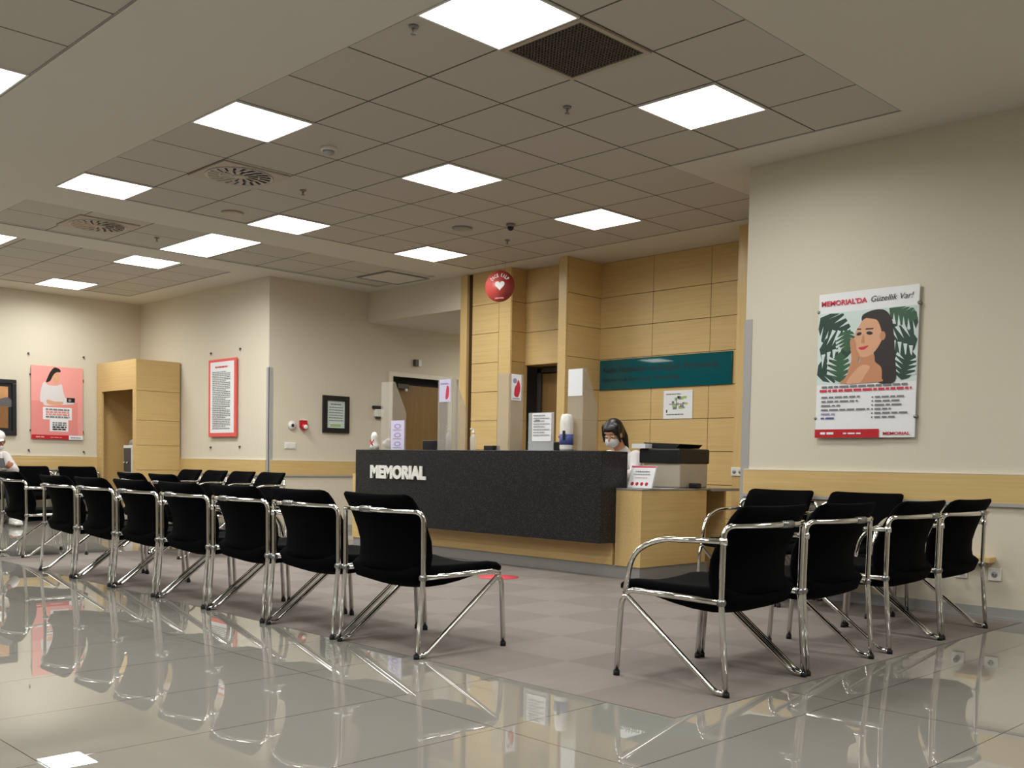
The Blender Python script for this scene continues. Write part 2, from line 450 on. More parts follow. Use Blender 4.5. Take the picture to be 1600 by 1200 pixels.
# walls behind the desk
GZ = [0.06, 0.41, 0.755, 1.10, 1.445, 1.79, 2.135, 2.485, 2.83, 3.22]
def panels_x(mb, x, y_edges, zs, depth=0.02, gap=0.006, dirx=-1):
    """upright boards with open joints on a wall facing -X"""
    for y0, y1 in zip(y_edges, y_edges[1:]):
        for z0, z1 in zip(zs, zs[1:]):
            mb.box((x, y0 + gap / 2, z0 + gap / 2), (x + depth, y1 - gap / 2, z1 - gap / 2))
def panels_y(mb, y, x_edges, zs, depth=0.02, gap=0.006):
    for x0, x1 in zip(x_edges, x_edges[1:]):
        for z0, z1 in zip(zs, zs[1:]):
            mb.box((x0 + gap / 2, y, z0 + gap / 2), (x1 - gap / 2, y + depth, z1 - gap / 2))
b = MB(); b.box((8.86, 4.29, 0), (9.1, 7.58, HC)); struct('wall_back', b, M['wood_dark'])
b = MB(); panels_x(b, 8.84, [5.3, 6.045, 6.79, 7.535], GZ); struct('wall_back_panels', b, M['wood_y'], 'oak panelled wall carrying the teal sign')
b = MB(); b.box((8.275, 7.555, 0), (9.3, 7.63, HC)); panels_y(b, 7.535, [8.285, 8.86], GZ); b.box((8.26, 7.535, 0), (8.283, 7.65, HC))
struct('wall_panel_fin', b, M['wood_x'], 'projecting oak fin left of the teal sign')
b = MB(); b.box((8.27, 5.24, 0), (8.86, 5.36, HC)); struct('trim_fin', b, M['wood_z'], 'slim oak fin right of the teal sign')
b = MB(); b.box((8.36, 4.29, 0), (8.42, 5.24, HC)); struct('wall_side_panel', b, M['wood_z'])
b = MB(); b.box((8.32, 4.95, 2.0), (8.36, 5.17, 3.1)); struct('trim_brown_strip', b, M['door_wood'])
# niche with a door
b = MB(); b.box((8.58, 7.63, 2.1), (9.3, 8.47, HC)); panels_x(b, 8.56, [7.65, 8.46], [2.1, 2.485, 2.83, 3.22])
struct('wall_niche', b, M['wood_y'], 'oak panel above the door niche')
b = MB(); b.box((8.86, 7.63, 0), (9.3, 8.47, 2.1)); struct('wall_niche_back', b, M['door_wood'])
b = MB(); b.box((8.815, 7.72, 0), (8.86, 8.40, 2.02), bev=0.004)
d1 = b.build('door_1', M['door_wood']); d1['kind'] = 'structure'; d1['label'] = 'brown wooden door in the niche behind the desk'
b = MB(); b.tube(fillet([(8.815, 7.80, 1.47), (8.77, 7.80, 1.47), (8.77, 7.80, 1.35), (8.815, 7.80, 1.35)], 0.02), 0.012); b.build('door_handle', M['steel'], d1)
b = MB(); b.box((8.78, 7.65, 0), (8.86, 7.71, 2.08)); b.box((8.78, 8.40, 0), (8.86, 8.46, 2.08)); b.box((8.78, 7.65, 2.03), (8.86, 8.46, 2.09)); struct('trim_1', b, M['greyd'])
# column
b = MB(); b.box((8.34, 8.47, 0), (8.6, 9.13, HC)); panels_x(b, 8.32, [8.66, 9.125], GZ); b.box((8.32, 8.46, 0), (8.345, 8.657, HC)); panels_y(b, 8.45, [8.325, 8.6], GZ)
struct('wall_column', b, M['wood_y'], 'oak clad column behind the round red sign')
b = MB(); b.box((8.34, 9.13, 0), (8.62, 9.2, HC)); struct('trim_2', b, M['wood_dark'])
b = MB(); b.box((8.3, 9.2, 0), (8.62, 9.32, HC)); struct('trim_3', b, M['wood_z'], 'oak edge board of the column')
# dado rails
b = MB(); z0, z1 = 0.743, 0.925
b.box((XR - 0.02, -5.2, z0), (XR, 4.262, z1)); struct('trim_4', b, M['wood_y'], 'oak rail along the right wall')
b = MB(); b.box((XR - 0.024, -5.2, z0 - 0.022), (XR, 4.262, z0)); struct('trim_5', b, M['guard'])
b = MB(); b.box((XR - 0.022, -5.2, z1), (XR, 4.262, z1 + 0.006)); b.box((6.758, 11.25, z1), (6.78, 13.54, z1 + 0.006)); b.box((6.8, 11.178, z1), (8.6, 11.2, z1 + 0.006)); b.box((-6.2, 14.828, z1), (6.12, 14.85, z1 + 0.006)); struct('trim_6', b, M['trim_white'])
b = MB(); b.box((6.76, 11.25, z0), (6.78, 13.54, z1)); struct('trim_7', b, M['wood_y'], 'oak rail under the red bordered notice')
b = MB(); b.box((6.8, 11.18, z0), (8.6, 11.2, z1)); struct('trim_8', b, M['wood_x'], 'oak rail left of the desk')
b = MB(); b.box((-6.2, 14.83, z0), (6.12, 14.85, z1)); struct('trim_9', b, M['wood_x'], 'oak rail under the pink poster')
b = MB(); b.box((6.756, 11.25, z0 - 0.02), (6.78, 13.54, z0)); b.box((6.8, 11.176, z0 - 0.02), (8.6, 11.2, z0)); b.box((-6.2, 14.826, z0 - 0.02), (6.12, 14.85, z0)); struct('trim_10', b, M['guard'])
# corner guards
b = MB(); b.box((XR - 0.006, 4.23, 0.08), (XR, 4.296, 2.07)); b.box((XR, 4.29, 0.08), (XR + 0.05, 4.296, 2.07)); struct('trim_11', b, M['guard'], 'grey corner guard of the right wall')
b = MB(); b.box((6.774, 11.194, 0.08), (6.78, 11.25, 2.09)); b.box((6.774, 11.194, 0.08), (6.835, 11.2, 2.09)); struct('trim_12', b, M['guard'], 'grey corner guard left of the certificate')
# baseboards
b = MB(); b.box((XR - 0.014, -5.2, 0), (XR, 4.3, 0.075)); b.box((XR - 0.022, -5.2, 0.0), (XR - 0.014, 4.3, 0.018)); struct('baseboard_right', b, M['guard'])
b = MB(); b.box((6.766, 11.2, 0), (6.78, 13.54, 0.075)); struct('baseboard_middle', b, M['guard'])
b = MB(); b.box((6.8, 11.186, 0), (8.6, 11.2, 0.075)); struct('baseboard_far', b, M['guard'])
b = MB(); b.box((-6.2, 14.836, 0), (6.12, 14.85, 0.075)); struct('baseboard_left', b, M['guard'])
# white framed door in the far wall
b = MB(); b.box((DX0 + 0.03, 11.29, 0), (DX1 - 0.06, 11.335, 2.02), bev=0.004)
d2 = b.build('door_2', M['door_wood']); d2['kind'] = 'structure'; d2['label'] = 'brown wooden door in a white frame'
b = MB(); b.box((DX0 - 0.06, 11.17, 0), (DX0, 11.32, DZ + 0.06)); b.box((DX1, 11.17, 0), (DX1 + 0.06, 11.32, DZ + 0.06)); b.box((DX0, 11.17, DZ), (DX1, 11.32, DZ + 0.06)); b.build('door_frame', M['trim_white'], d2, 'white door frame')
b = MB(); b.box((DX1 - 0.055, 11.25, 0), (DX1, 11.335, DZ)); b.box((DX0, 11.3, 2.03), (DX1, 11.335, DZ)); b.build('door_jamb', M['dark'], d2, 'dark jamb')
b = MB(); b.box((8.86, 11.24, 1.96), (9.06, 11.29, 2.03), bev=0.006); b.build('door_closer', M['greyd'], d2)
b = MB(); b.box((8.99, 11.22, 1.93), (9.02, 11.25, 1.965), bev=0.004); b.build('closer_arm', M['white'], d2)
b = MB(); b.tube(fillet([(8.86, 11.29, 1.03), (8.86, 11.24, 1.03), (8.98, 11.24, 1.03)], 0.015), 0.01); b.build('door_handle', M['steel'], d2)
b = MB(); b.box((9.93, 11.165, 0), (10.02, 11.2, 2.16)); struct('trim_13', b, M['trim_white'], 'white upright strip beside the oak column')

# oak portal box at the far left
b = MB(); px0, px1, py0, py1, pz = 6.12, 6.76, 13.54, 14.83, 2.26
b.box((px0, py0, 0), (px1, py0 + 0.03, pz))                                   # side towards the camera
b.box((px0, py0 + 0.03, 1.87), (px0 + 0.03, py1, pz)); b.box((px0, py0 + 0.03, 0), (px0 + 0.03, py0 + 0.1, 1.87)); b.box((px0, py1 - 0.16, 0), (px0 + 0.03, py1, 1.87))
b.box((px0, py0, pz), (px1, py1, pz + 0.02)); b.box((px1 - 0.03, py0 + 0.03, 0), (px1, py1, pz)); b.box((px0 + 0.03, py1 - 0.03, 0), (px1 - 0.03, py1, pz))
t = thing('wooden_alcove_surround', 'tall oak box surround with a dark opening right of the pink poster', 'cabinet', (0, 0, 0))
b.build('surround_frame', M['wood_y'], t)
b = MB(); panels_y(b, py0 - 0.012, [px0, px1], [0.08, 0.41, 0.755, 1.10, 1.445, 1.85, 2.28], 0.012); b.build('side_cladding', M['wood_x'], t)

# ------------------------------------------------------------------ ceiling fittings
def light(u0, v0, u1, v1, label, z=HC):
    cx, cy = gx((u0 + u1) / 2), gy((v0 + v1) / 2); w = (u1 - u0) * .6; h = (v1 - v0) * .6
    key = (round(w, 2), round(h, 2))
    t = thing('ceiling_light', label, 'ceiling light', (cx, cy, z), 0, 'square light panels set in the ceiling')
    b = MB(); w2, h2, e = w / 2 - .004, h / 2 - .004, .012
    b.box((-w2, -h2, -.006), (w2, -h2 + e, .02)); b.box((-w2, h2 - e, -.006), (w2, h2, .02)); b.box((-w2, -h2 + e, -.006), (-w2 + e, h2 - e, .02)); b.box((w2 - e, -h2 + e, -.006), (w2, h2 - e, .02))
    b.build('frame', M['white'], t)
    b = MB(); b.box((-w2 + e, -h2 + e, -.004), (w2 - e, h2 - e, .012)); b.build('diffuser', M['lamp'], t)
    ld = bpy.data.lights.get('panel_lamp_%s_%s' % key)
    if ld is None:
        ld = bpy.data.lights.new('panel_lamp_%s_%s' % key, 'AREA'); ld.shape = 'RECTANGLE'; ld.size = w - .03; ld.size_y = h - .03
        ld.energy = LAMP_WATT * w * h / .36; ld.spread = rad(LAMP_SPREAD); ld.color = lin((252, 254, 250))[:3]
    lo = bpy.data.objects.new('lamp', ld); COL.objects.link(lo); lo.parent = t; lo.location = (0, 0, -.008)
    return t
light(-2, -1, -1, 0, 'largest light panel, at the top edge beside the dark grille')
light(1, -1, 2, 0, 'light panel at upper right, nearest the plain plaster ceiling')
light(-2, 3, -1, 4, 'light panel at upper left, above the near swirl vent')
light(-2, 7, -1, 8, 'light panel at far left below the wide plaster band')
light(1, 3, 2, 4, 'light panel in the middle of the tiled ceiling')
light(4, 3, 5, 4, 'light panel above the teal sign, right of the middle panel')
light(1, 7, 2, 8, 'light panel before the far plaster strip, right of the near swirl vent')
light(4, 7, 5, 8, 'light panel nearest the round red sign, left of it')
light(.94, 9.0, 1.93, 11.0, 'double length light panel between two plaster strips')
light(.88, 11.85, 1.85, 12.85, 'light panel behind the double length panel, left of it')
light(.81, 15.65, 1.8, 16.8, 'farthest light panel, close above the left wall')
light(-4.77, 3.9, -3.77, 4.9, 'light panel cut by the left edge, high in the photo')
light(-2.12, 11.95, -1.14, 12.95, 'light panel cut by the left edge, low in the photo')
light(9.4, 9.4, 10.4, 10.2, 'light panel inside the door passage, hidden behind the oak column', 2.806)
# panels of the same ceiling that lie outside the frame
for u, v in ((-4.77, -.1), (-4.77, -4.1), (-4.77, -8.1), (-7.77, 3.9), (-7.77, -.1), (-7.77, -4.1), (-10.77, 3.9), (-10.77, -1.1), (-4.77, 8.9), (-7.77, 8.9), (-5, 14), (-2.1, 15.65), (-8, 15), (-11, -7), (1, -7), (-2, -7), (1, -11)):
    light(u, v, u + 1, v + 1, 'light panel of the waiting hall outside the photo')
t = thing('air_grille', 'dark square mesh grille beside the largest light panel', 'vent', (gx(-.5), gy(-.5), HC))
b = MB(); e = .03; w = .295
b.box((-w, -w, -.006), (w, -w + e, .02)); b.box((-w, w - e, -.006), (w, w, .02)); b.box((-w, -w + e, -.006), (-w + e, w - e, .02)); b.box((w - e, -w + e, -.006), (w, w - e, .02)); b.build('frame', M['beige'], t)
b = MB(); b.box((-w + e, -w + e, .012), (w - e, w - e, .02)); b.build('backing', M['dark'], t)
b = MB()
for k in range(22):
    q = -w + e + (k + .5) * (2 * (w - e)) / 22
    b.box((q - .0045, -w + e, -.002), (q + .0045, w - e, .008)); b.box((-w + e, q - .0045, -.002), (w - e, q + .0045, .008))
b.build('mesh', M['greyd'], t)

def diffuser(u, v, label):
    t = thing('swirl_diffuser', label, 'vent', (gx(u), gy(v), HC), 0, 'square ceiling vents with round swirl slots')
    b = MB(); b.box((-.295, -.295, -.008), (.295, .295, .01), bev=.003); b.build('plate', M['beige'], t)
    b = MB(); b.lathe([(.27, -.008), (.265, -.014), (.255, -.014), (.25, -.009)], n=36); b.build('ring', M['silver'], t)
    b = MB()
    for ring, (r0, r1, n) in enumerate(((.07, .15, 12), (.16, .245, 20))):
        for k in range(n):
            a = 2 * PI * k / n + ring * .1; w = .36 * 2 * PI / n
            pts = [(r * math.cos(q), r * math.sin(q), -.0095) for r, q in ((r0, a), (r0, a + w), (r1, a + w + .14), (r1, a + .14))]
            b.prism(pts[::-1], (0, 0, .002))
    b.build('slots', M['dark'], t)
    b = MB()
    for ring, (r0, r1, n) in enumerate(((.07, .15, 12), (.16, .245, 20))):
        for k in range(n):
            a = 2 * PI * k / n + ring * .1 + .36 * 2 * PI / n; w = .5 * 2 * PI / n
            pts = [(r0 * math.cos(a), r0 * math.sin(a), -.012), (r0 * math.cos(a + w), r0 * math.sin(a + w), -.009), (r1 * math.cos(a + w + .14), r1 * math.sin(a + w + .14), -.009), (r1 * math.cos(a + .14), r1 * math.sin(a + .14), -.014)]
            b.prism(pts[::-1], (0, 0, .002))
    b.lathe([(.01, -.013), (.05, -.013), (.06, -.009)], n=24)
    b.build('vanes', M['beige'], t)
diffuser(-.5, 5.55, 'swirl vent in the main tiled ceiling, right of the left hand light panels')
diffuser(-.58, 9.95, 'swirl vent farther left between two plaster strips')
diffuser(-2.2, 14.1, 'swirl vent at the left edge, lowest of the ceiling vents')
t = thing('smoke_detector', 'white domed smoke detector on the ceiling tiles', 'smoke detector', (gx(-.37), gy(3.65), HC))
b = MB(); b.lathe([(.02, .01), (.06, .01), (.06, -.014), (.055, -.02), (.02, -.02)]); b.build('base', M['white'], t)
b = MB(); b.lathe([(.045, -.02), (.04, -.04), (.025, -.05), (.005, -.052)]); b.build('sensor_dome', M['silver'], t)
def sprinkler(u, v, label):
    t = thing('sprinkler', label, 'sprinkler', (gx(u), gy(v), HC), 0, 'ceiling sprinklers')
    b = MB(); b.lathe([(.005, .004), (.028, .004), (.025, -.005), (.01, -.007)]); b.build('flange', M['grey'], t)
    b = MB(); b.lathe([(.009, -.007), (.009, -.018), (.005, -.03), (.005, -.036)], n=12); b.lathe([(.005, -.036), (.017, -.036), (.017, -.039), (.005, -.039)], n=12); b.build('nozzle', M['grey'], t)
sprinkler(.54, .55, 'sprinkler on the tile below the dark grille')
sprinkler(.5, 5.55, 'sprinkler right of the near swirl vent')
sprinkler(.52, 10.14, 'sprinkler between the far swirl vent and the double length light')
sprinkler(-1.85, .2, 'small sprinkler left of the largest light panel')
sprinkler(4.63, 5.63, 'sprinkler above the teal sign')
t = thing('ceiling_speaker', 'round grey speaker in the ceiling beyond the middle light panel', 'speaker', (gx(3.525), gy(5.55), HC))
b = MB(); b.lathe([(.02, .008), (.1, .008), (.1, -.006), (.085, -.01)]); b.build('rim', M['grey'], t)
b = MB(); b.lathe([(.085, -.009), (.05, -.007), (.004, -.006)]); b.build('cone', M['greyd'], t)
t = thing('dome_camera', 'small dark dome camera on the ceiling above the desk', 'camera', (gx(3.85), gy(4.76), HC))
b = MB(); b.lathe([(.01, .006), (.045, .006), (.045, -.02), (.03, -.024)]); b.build('base', M['grey'], t)
b = MB(); b.lathe([(.032, -.022), (.03, -.04), (.018, -.055), (.004, -.06)]); b.build('dome', M['black'], t)
t = thing('ceiling_speaker', 'dark round speaker in the ceiling near the far plaster strip', 'speaker', (gx(.49), gy(7.5), HC))
b = MB(); b.lathe([(.02, .008), (.1, .008), (.1, -.008), (.085, -.012)]); b.build('rim', M['beige'], t)
b = MB(); b.lathe([(.085, -.01), (.05, -.006), (.004, -.005)]); b.build('cone', M['dark'], t)
t = thing('access_panel', 'square ceiling hatch near the cream header', 'hatch', (gx(5.55), gy(9.95), HC))
b = MB(); w = .32; e = .02
b.box((-w, -w, -.008), (w, -w + e, .02)); b.box((-w, w - e, -.008), (w, w, .02)); b.box((-w, -w + e, -.008), (-w + e, w - e, .02)); b.box((w - e, -w + e, -.008), (w, w - e, .02)); b.build('frame', M['grey'], t)
b = MB(); b.box((-w + e + .004, -w + e + .004, -.003), (w - e - .004, w - e - .004, .02)); b.build('panel', M['plaster'], t)

# ------------------------------------------------------------------ chairs
HW = 0.315
def make_chair():
    t = thing('waiting_chair', '', 'chair')
    r = .0125
    # rear frame: two uprights joined by a bowed bar behind the back
    pts = [(.0, -HW, .012), (.033, -HW, .385), (.03, -HW, .70), (-.075, 0, .705), (.03, HW, .70), (.033, HW, .385), (0, HW, .012)]
    P = [Vector(p) for p in pts]
    path = [P[0], P[1]] + [P[1].lerp(P[2], k) for k in (.5,)]
    cor = fillet([P[1], P[2], Vector((-.05, -HW + .14, .703))], .05)[1:-1]
    path += cor
    for k in range(9):
        s = -1 + 2 * (k + 1) / 10.0
        y = s * (HW - .055); path.append(Vector((-.075 + .085 * (abs(s) ** 2.2), y, .705 - .005 * abs(s))))
    path += [Vector((p.x, -p.y, p.z)) for p in reversed(cor)]
    path += [P[5].lerp(P[4], .5), P[5], P[6]]
    b = MB(); b.tube(path, r, 8); bf = b.build('back_frame', M['chrome'], t)
    b = MB(); b.tube([(-.073, -.04, .705), (-.075, 0, .705), (-.073, .04, .705)], .0165, 10); b.build('bar_sleeve', M['steel'], bf)
    for sg in (-1, 1):
        y = sg * (HW - .002)
        b = MB(); b.tube(fillet([(-.004, y, .014), (.05, y, .012), (.535, y, .37), (.556, y, .33), (.575, y, .012)], .035), r, 8)
        lg = b.build('leg', M['chrome'], t)
        b = MB(); b.tube(fillet([(.02, y, .385), (.5, y, .392), (.54, y, .375)], .03), r, 8); sr = b.build('seat_rail', M['chrome'], t)
        b = MB(); b.cyl((.034, y - .013, .385), (.034, y + .013, .385), .016, 10); b.cyl((.034, y, .372), (.034, y, .398), .0165, 10); b.build('clamp', M['steel'], sr)
        b = MB(); b.cyl((.0, y, 0), (.0, y, .02), .015, 10); b.build('foot_cap', M['rubber'], bf)
        b = MB(); b.cyl((.575, y, 0), (.575, y, .022), .015, 10); b.build('foot_cap', M['rubber'], lg)
    # upholstery
    hw = .264
    def shell(prof, th, dish, name, rc):
        """centre line prof [(x, z)], half thickness th, lateral dish added to x,z along the normal"""
        n = len(prof); loops = []
        S_ = [-1, -.99, -.965, -.92, -.7, -.45, -.2, 0, .2, .45, .7, .92, .965, .99, 1]
        for s in S_:
            e = max(0.0, (abs(s) - .92) / .08); f = math.sqrt(max(.06, 1 - e * e))
            Ltop = []; Lbot = []
            for i, (x, z) in enumerate(prof):
                a = Vector(prof[max(i - 1, 0)]); c = Vector(prof[min(i + 1, n - 1)]); d = (c - a).normalized(); nn = Vector((-d.y, d.x))
                u = i / (n - 1); tap = th[i] * f
                dd = dish * (s * s - .35) * (1 - .85 * max(0, (u - .35) / .65) if dish < 0 else 1)
                # rounded outer corners at the free end (index n-1)
                yy = s * hw * (1 - rc * max(0, (u - .72) / .28) ** 2.5)
                ox, oz = x + nn.x * dd, z + nn.y * dd
                Ltop.append(Vector((ox + nn.x * tap, yy, oz + nn.y * tap))); Lbot.append(Vector((ox - nn.x * tap, yy, oz - nn.y * tap)))
            loops.append(Ltop + Lbot[::-1])
        bb = MB(); bb.loft(loops); o = bb.build(name, M['fabric'], t); return o
    # seat from the rear to the front lip (normal points up)
    shell([(.045, .425), (.07, .388), (.13, .374), (.22, .374), (.32, .380), (.42, .390), (.52, .398), (.575, .396), (.60, .388), (.613, .375)][::1],
          [.034, .050, .054, .050, .043, .034, .029, .023, .014, .005], .02, 'seat', .10)
    # back from the seat upwards; walking upwards the normal points to the rear, so dish with a minus sign brings the sides forward
    shell([(.045, .395), (.062, .43), (.072, .48), (.068, .54), (.05, .60), (.026, .66), (.0, .715), (-.02, .75), (-.032, .768), (-.037, .780)],
          [.026, .034, .034, .032, .029, .026, .024, .02, .014, .005], -.07, 'backrest', .10)
    return t
def arm_part(t, sg):
    y = sg * (HW - .001)
    b = MB(); b.tube(fillet([(.02, y, .637), (.36, y, .628), (.50, y, .56), (.535, y, .385)], .13, 8), .0125, 8)
    b.cyl((.03, y, .622), (.03, y, .652), .017, 10); b.build('armrest', M['chrome'], t)
proto = make_chair()                       # armless
proto_l = None
def chair(loc, rz, label, group, arms=''):
    global used
    if not used:
        used = True; t = proto; t.location = loc; t.rotation_euler = (0, 0, rz); t['label'] = label; t['group'] = group
        return t
    t = dup(proto, loc, rz, label, group, skip=('armrest',))
    if 'l' in arms:
        if arm_mesh['l']: c = arm_mesh['l'].copy(); COL.objects.link(c); c.parent = t
        else: arm_part(t, 1); arm_mesh['l'] = [c for c in t.children if c.name.startswith('armrest')][0]
    if 'r' in arms:
        if arm_mesh['r']: c = arm_mesh['r'].copy(); COL.objects.link(c); c.parent = t
        else: arm_part(t, -1); arm_mesh['r'] = [c for c in t.children if c.name.startswith('armrest')][-1]
    return t
used = False; arm_mesh = {'l': None, 'r': None}
ordn = ['', 'second', 'third', 'fourth', 'fifth', 'sixth']
for k in range(7):
    y = 4.008 + .695 * k
    if k == 0: lab = 'armless black chair with chrome frame at the right end of the left row'
    elif k == 6: lab = 'black chair at the far left end of the long left row'
    else: lab = ordn[k] + ' black chair from the right end of the long left row'
    chair((3.045, y, 0), 0, lab, 'chairs of the long left row with backs to us', 'l' if 0 < k < 6 else '')
chair((3.30, 9.95, 0), 0, 'black chair cut by the left edge, with a curved chrome arm', 'chairs beyond the aisle at left', 'r')
chair((4.36, 9.06, 0), 0, 'black chair half hidden behind the left row, right one of the two', 'chairs half hidden behind the left row', 'l')
chair((4.36, 9.76, 0), 0, 'black chair half hidden behind the left row, left one of the two', 'chairs half hidden behind the left row', 'l')
for x, lab, arms in ((3.82, 'black chair with a curved chrome armrest at the left end of the right row', 'l'),
                     (4.482, 'second black chair from the left in the right row, left of the gap', 'l'),
                     (5.315, 'third black chair from the left in the right row, right of the gap', 'l'),
                     (5.978, 'black chair with two armrests at the right end of the right row', 'lr')):
    chair((x, 2.274, 0), PI / 2, lab, 'chairs of the right row with backs to us', arms)
for y, lab in ((3.23, 'black chair backed against the right wall, nearest the wall sockets'), (3.892, 'black chair backed against the right wall, nearest the oak desk end')):
    chair((6.648, y, 0), PI, lab, 'chairs backed against the right wall', 'lr')
for k, y in enumerate((10.52, 11.19, 11.86, 12.53)):
    lab = ['black chair along the far cream wall, nearest the grey corner guard', 'second black chair from the right along the far cream wall',
           'third black chair from the right along the far cream wall', 'black chair along the far cream wall, nearest the oak surround'][k]
    chair((6.42, y, 0), PI, lab, 'chairs along the far wall under the red bordered notice', 'l')
for x, lab in ((4.465, 'chair against the left wall on which the person in white sits'), (5.125, 'empty black chair under the pink poster, left one'), (5.785, 'empty black chair under the pink poster, beside the oak surround')):
    chair((x, 14.72, 0), -PI / 2, lab, 'chairs along the wall with the pink poster', '')

# ------------------------------------------------------------------ reception desk
t = thing('reception_desk', 'long black speckled reception desk with an oak base', 'desk', (6.55, 7.0, 0))
OX, OY = 6.55, 7.0
def L(p): return (p[0] - OX, p[1] - OY, p[2])
def dbox(mb, a, c, bev=0.0, mi=0): mb.box(L(a), L(c), mi, bev); return mb
b = MB(); dbox(b, (6.38, 5.39, .29), (6.72, 8.80, 1.057), .004); b.build('front_panel', M['granite'], t, 'black speckled stone front')
b = MB(); dbox(b, (6.575, 5.42, .1), (6.72, 8.78, .289)); dbox(b, (6.575, 8.802, .1), (6.9, 9.12, .80)); b.build('base', M['wood_y'], t, 'oak base under the stone front')
b = MB(); dbox(b, (6.585, 5.13, .0), (6.70, 9.11, .1)); dbox(b, (6.70, 5.13, 0), (7.55, 5.2, .1)); b.build('skirting', M['grey'], t, 'grey skirting')
b = MB(); dbox(b, (6.575, 5.12, .1), (7.5, 5.388, .735)); dbox(b, (7.502, 5.14, .1), (7.53, 5.388, .735)); b.build('end_cabinet', M['wood_x'], t, 'oak end block at the right')
b = MB(); dbox(b, (6.57, 5.115, .736), (7.55, 5.388, .75), .003); dbox(b, (7.552, 5.09, .725), (7.98, 5.7, .75), .003); dbox(b, (6.725, 5.39, .72), (7.3, 8.9, .75), .003); b.build('worktop', M['grey'], t, 'grey worktop')
b = MB(); dbox(b, (6.84, 5.395, .0), (6.87, 8.9, .718)); dbox(b, (7.9, 5.2, 0), (7.93, 5.6, .724)); b.build('modesty_panel', M['wood_y'], t)
vs, fs = text_tris('MEMORIAL', .895, .125, bold=.055, extrude=.0)
b = MB()
front = [(-.185, 8.523 - OY - v.x, v.y + .771) for v in vs]; back = [(-.172, 8.523 - OY - v.x, v.y + .771) for v in vs]
n = len(front); b.add(front, fs); b.add(back, [f[::-1] for f in fs])
ec = {}
for f in fs:
    for i in range(len(f)): ec[(f[i], f[(i + 1) % len(f)])] = 1
b.add(front + back, [(i, j, j + n, i + n) for (i, j) in ec if (j, i) not in ec])
b.build('lettering', M['white'], t, 'white raised letters MEMORIAL')

# acrylic screens on the desk
def screen(y0, y1, chamfer, label, depth=.18):
    t = thing('acrylic_screen', label, 'screen', (6.5, y1, 1.057), 0, 'acrylic screens standing on the desk')
    w = y1 - y0; H = .705
    b = MB(); b.box((0, -w, 0), (.006, 0, H)); b.build('front_pane', M['acrylic'], t)
    pts = [(.0, 0, 0), (depth, 0, 0), (depth, 0, .40), (.03, 0, H), (.0, 0, H)] if chamfer else [(.0, 0, 0), (depth, 0, 0), (depth, 0, H), (.0, 0, H)]
    b = MB(); b.prism([(p[0] + .007, -w - .002, p[2]) for p in pts], (0, .006, 0)); b.build('side_pane', M['acrylic'], t)
    return t
s1 = screen(8.34, 8.525, True, 'hazy acrylic screen at the left end of the desk')
s2 = screen(7.40, 7.61, True, 'hazy acrylic screen in front of the white framed door, with a faded notice')
s3 = screen(6.62, 6.766, False, 'hazy acrylic screen with a coloured leaflet, in front of the oak column')
s4 = screen(5.715, 5.89, True, 'hazy acrylic screen with a white sheet, nearest the receptionist')
a = Art(.13, .24); a.R(0, 0, 1, 1, M['paper']); a.C([(.3, .2), (.7, .15), (.9, .5), (.7, .8), (.5, .6), (.35, .5)], M['crimson']); a.E(.35, .75, .2, .1, M['lilac']); a.lines(.1, .06, .7, .03, M['blue'], 3)
o = a.build('leaflet', s3); o.location = (.03, -.15, .462); o['label'] = 'leaflet with a red figure'
a = Art(.17, .22); a.R(0, 0, 1, 1, M['lilac_paper']); a.C([(.55, .15), (.8, .2), (.85, .6), (.65, .7)], M['crimson']); a.lines(.1, .8, .7, .04, M['lilac'], 4)
o = a.build('leaflet', s2); o.rotation_euler = (0, 0, FX); o.location = (-.002, -.02, .47)
b = MB(); b.box((-.004, -.168, .47), (-.001, -.006, .70)); b.build('sheet', M['paper'], s4, 'blank white sheet')
# folded sign
t = thing('desk_sign', 'tall white card with three lilac emblems at the left of the desk', 'sign', (6.44, 8.275, 1.057), FX)
b = MB(); b.box((0, 0, 0), (.215, .004, .30)); b.build('card', M['lilac_paper'], t)
a = Art(.215, .30, -.0005)
for z in (.8, .5, .2): a.E(.5, z, .26, .085, M['lilac']); a.E(.5, z, .16, .05, M['lilac_paper']); a.lines(.2, z - .13, .6, .02, M['inkgrey'], int(z * 9))
a.build('emblems', t)
t = tag(MB().lathe([(.02, 0), (.05, 0), (.052, .05), (.03, .09), (.035, .12), (.038, .15), (.02, .185), (.004, .19)], n=18).build('figurine', M['white']), 'small white figurine with red ribbon at the left end of the desk', 'figurine'); t.location = (6.55, 8.70, 1.057)
b = MB(); b.tube([(-.046, -.03, .05), (-.048, 0, .075), (-.036, .03, .1)], .007, 6); b.tube([(-.046, .02, .04), (-.045, -.015, .08), (-.03, -.03, .11)], .006, 6); b.build('ribbon', M['red'], t)
b = MB(); rnd = random.Random(5)
for k in range(9): b.ball((rnd.uniform(-.04, .035), rnd.uniform(-.04, .04), rnd.uniform(.04, .085)), rnd.uniform(.028, .04), n=10, m=6)
o = solid(b, 'plastic_bag', M['bag'], None, .008, 2); o.location = (6.60, 8.52, 1.06); tag(o, 'crumpled white plastic bag beside the figurine on the desk', 'bag')
def pump_bottle(loc, label, mat, h=.16, r=.03):
    t = thing('pump_bottle', label, 'bottle', loc)
    b = MB(); b.lathe([(.005, 0), (r, 0), (r, h * .75), (r * .6, h * .88), (r * .4, h * .9), (r * .4, h)]); b.build('body', mat, t)
    b = MB(); b.lathe([(r * .45, h), (r * .45, h + .015), (.006, h + .018), (.006, h + .045)]); b.tube([(0, 0, h + .045), (-.035, .0, h + .04)], .006, 8); b.build('pump', M['white'], t)
pump_bottle((6.5, 7.09, 1.057), 'clear pump bottle on the desk between two acrylic screens', M['clear'])
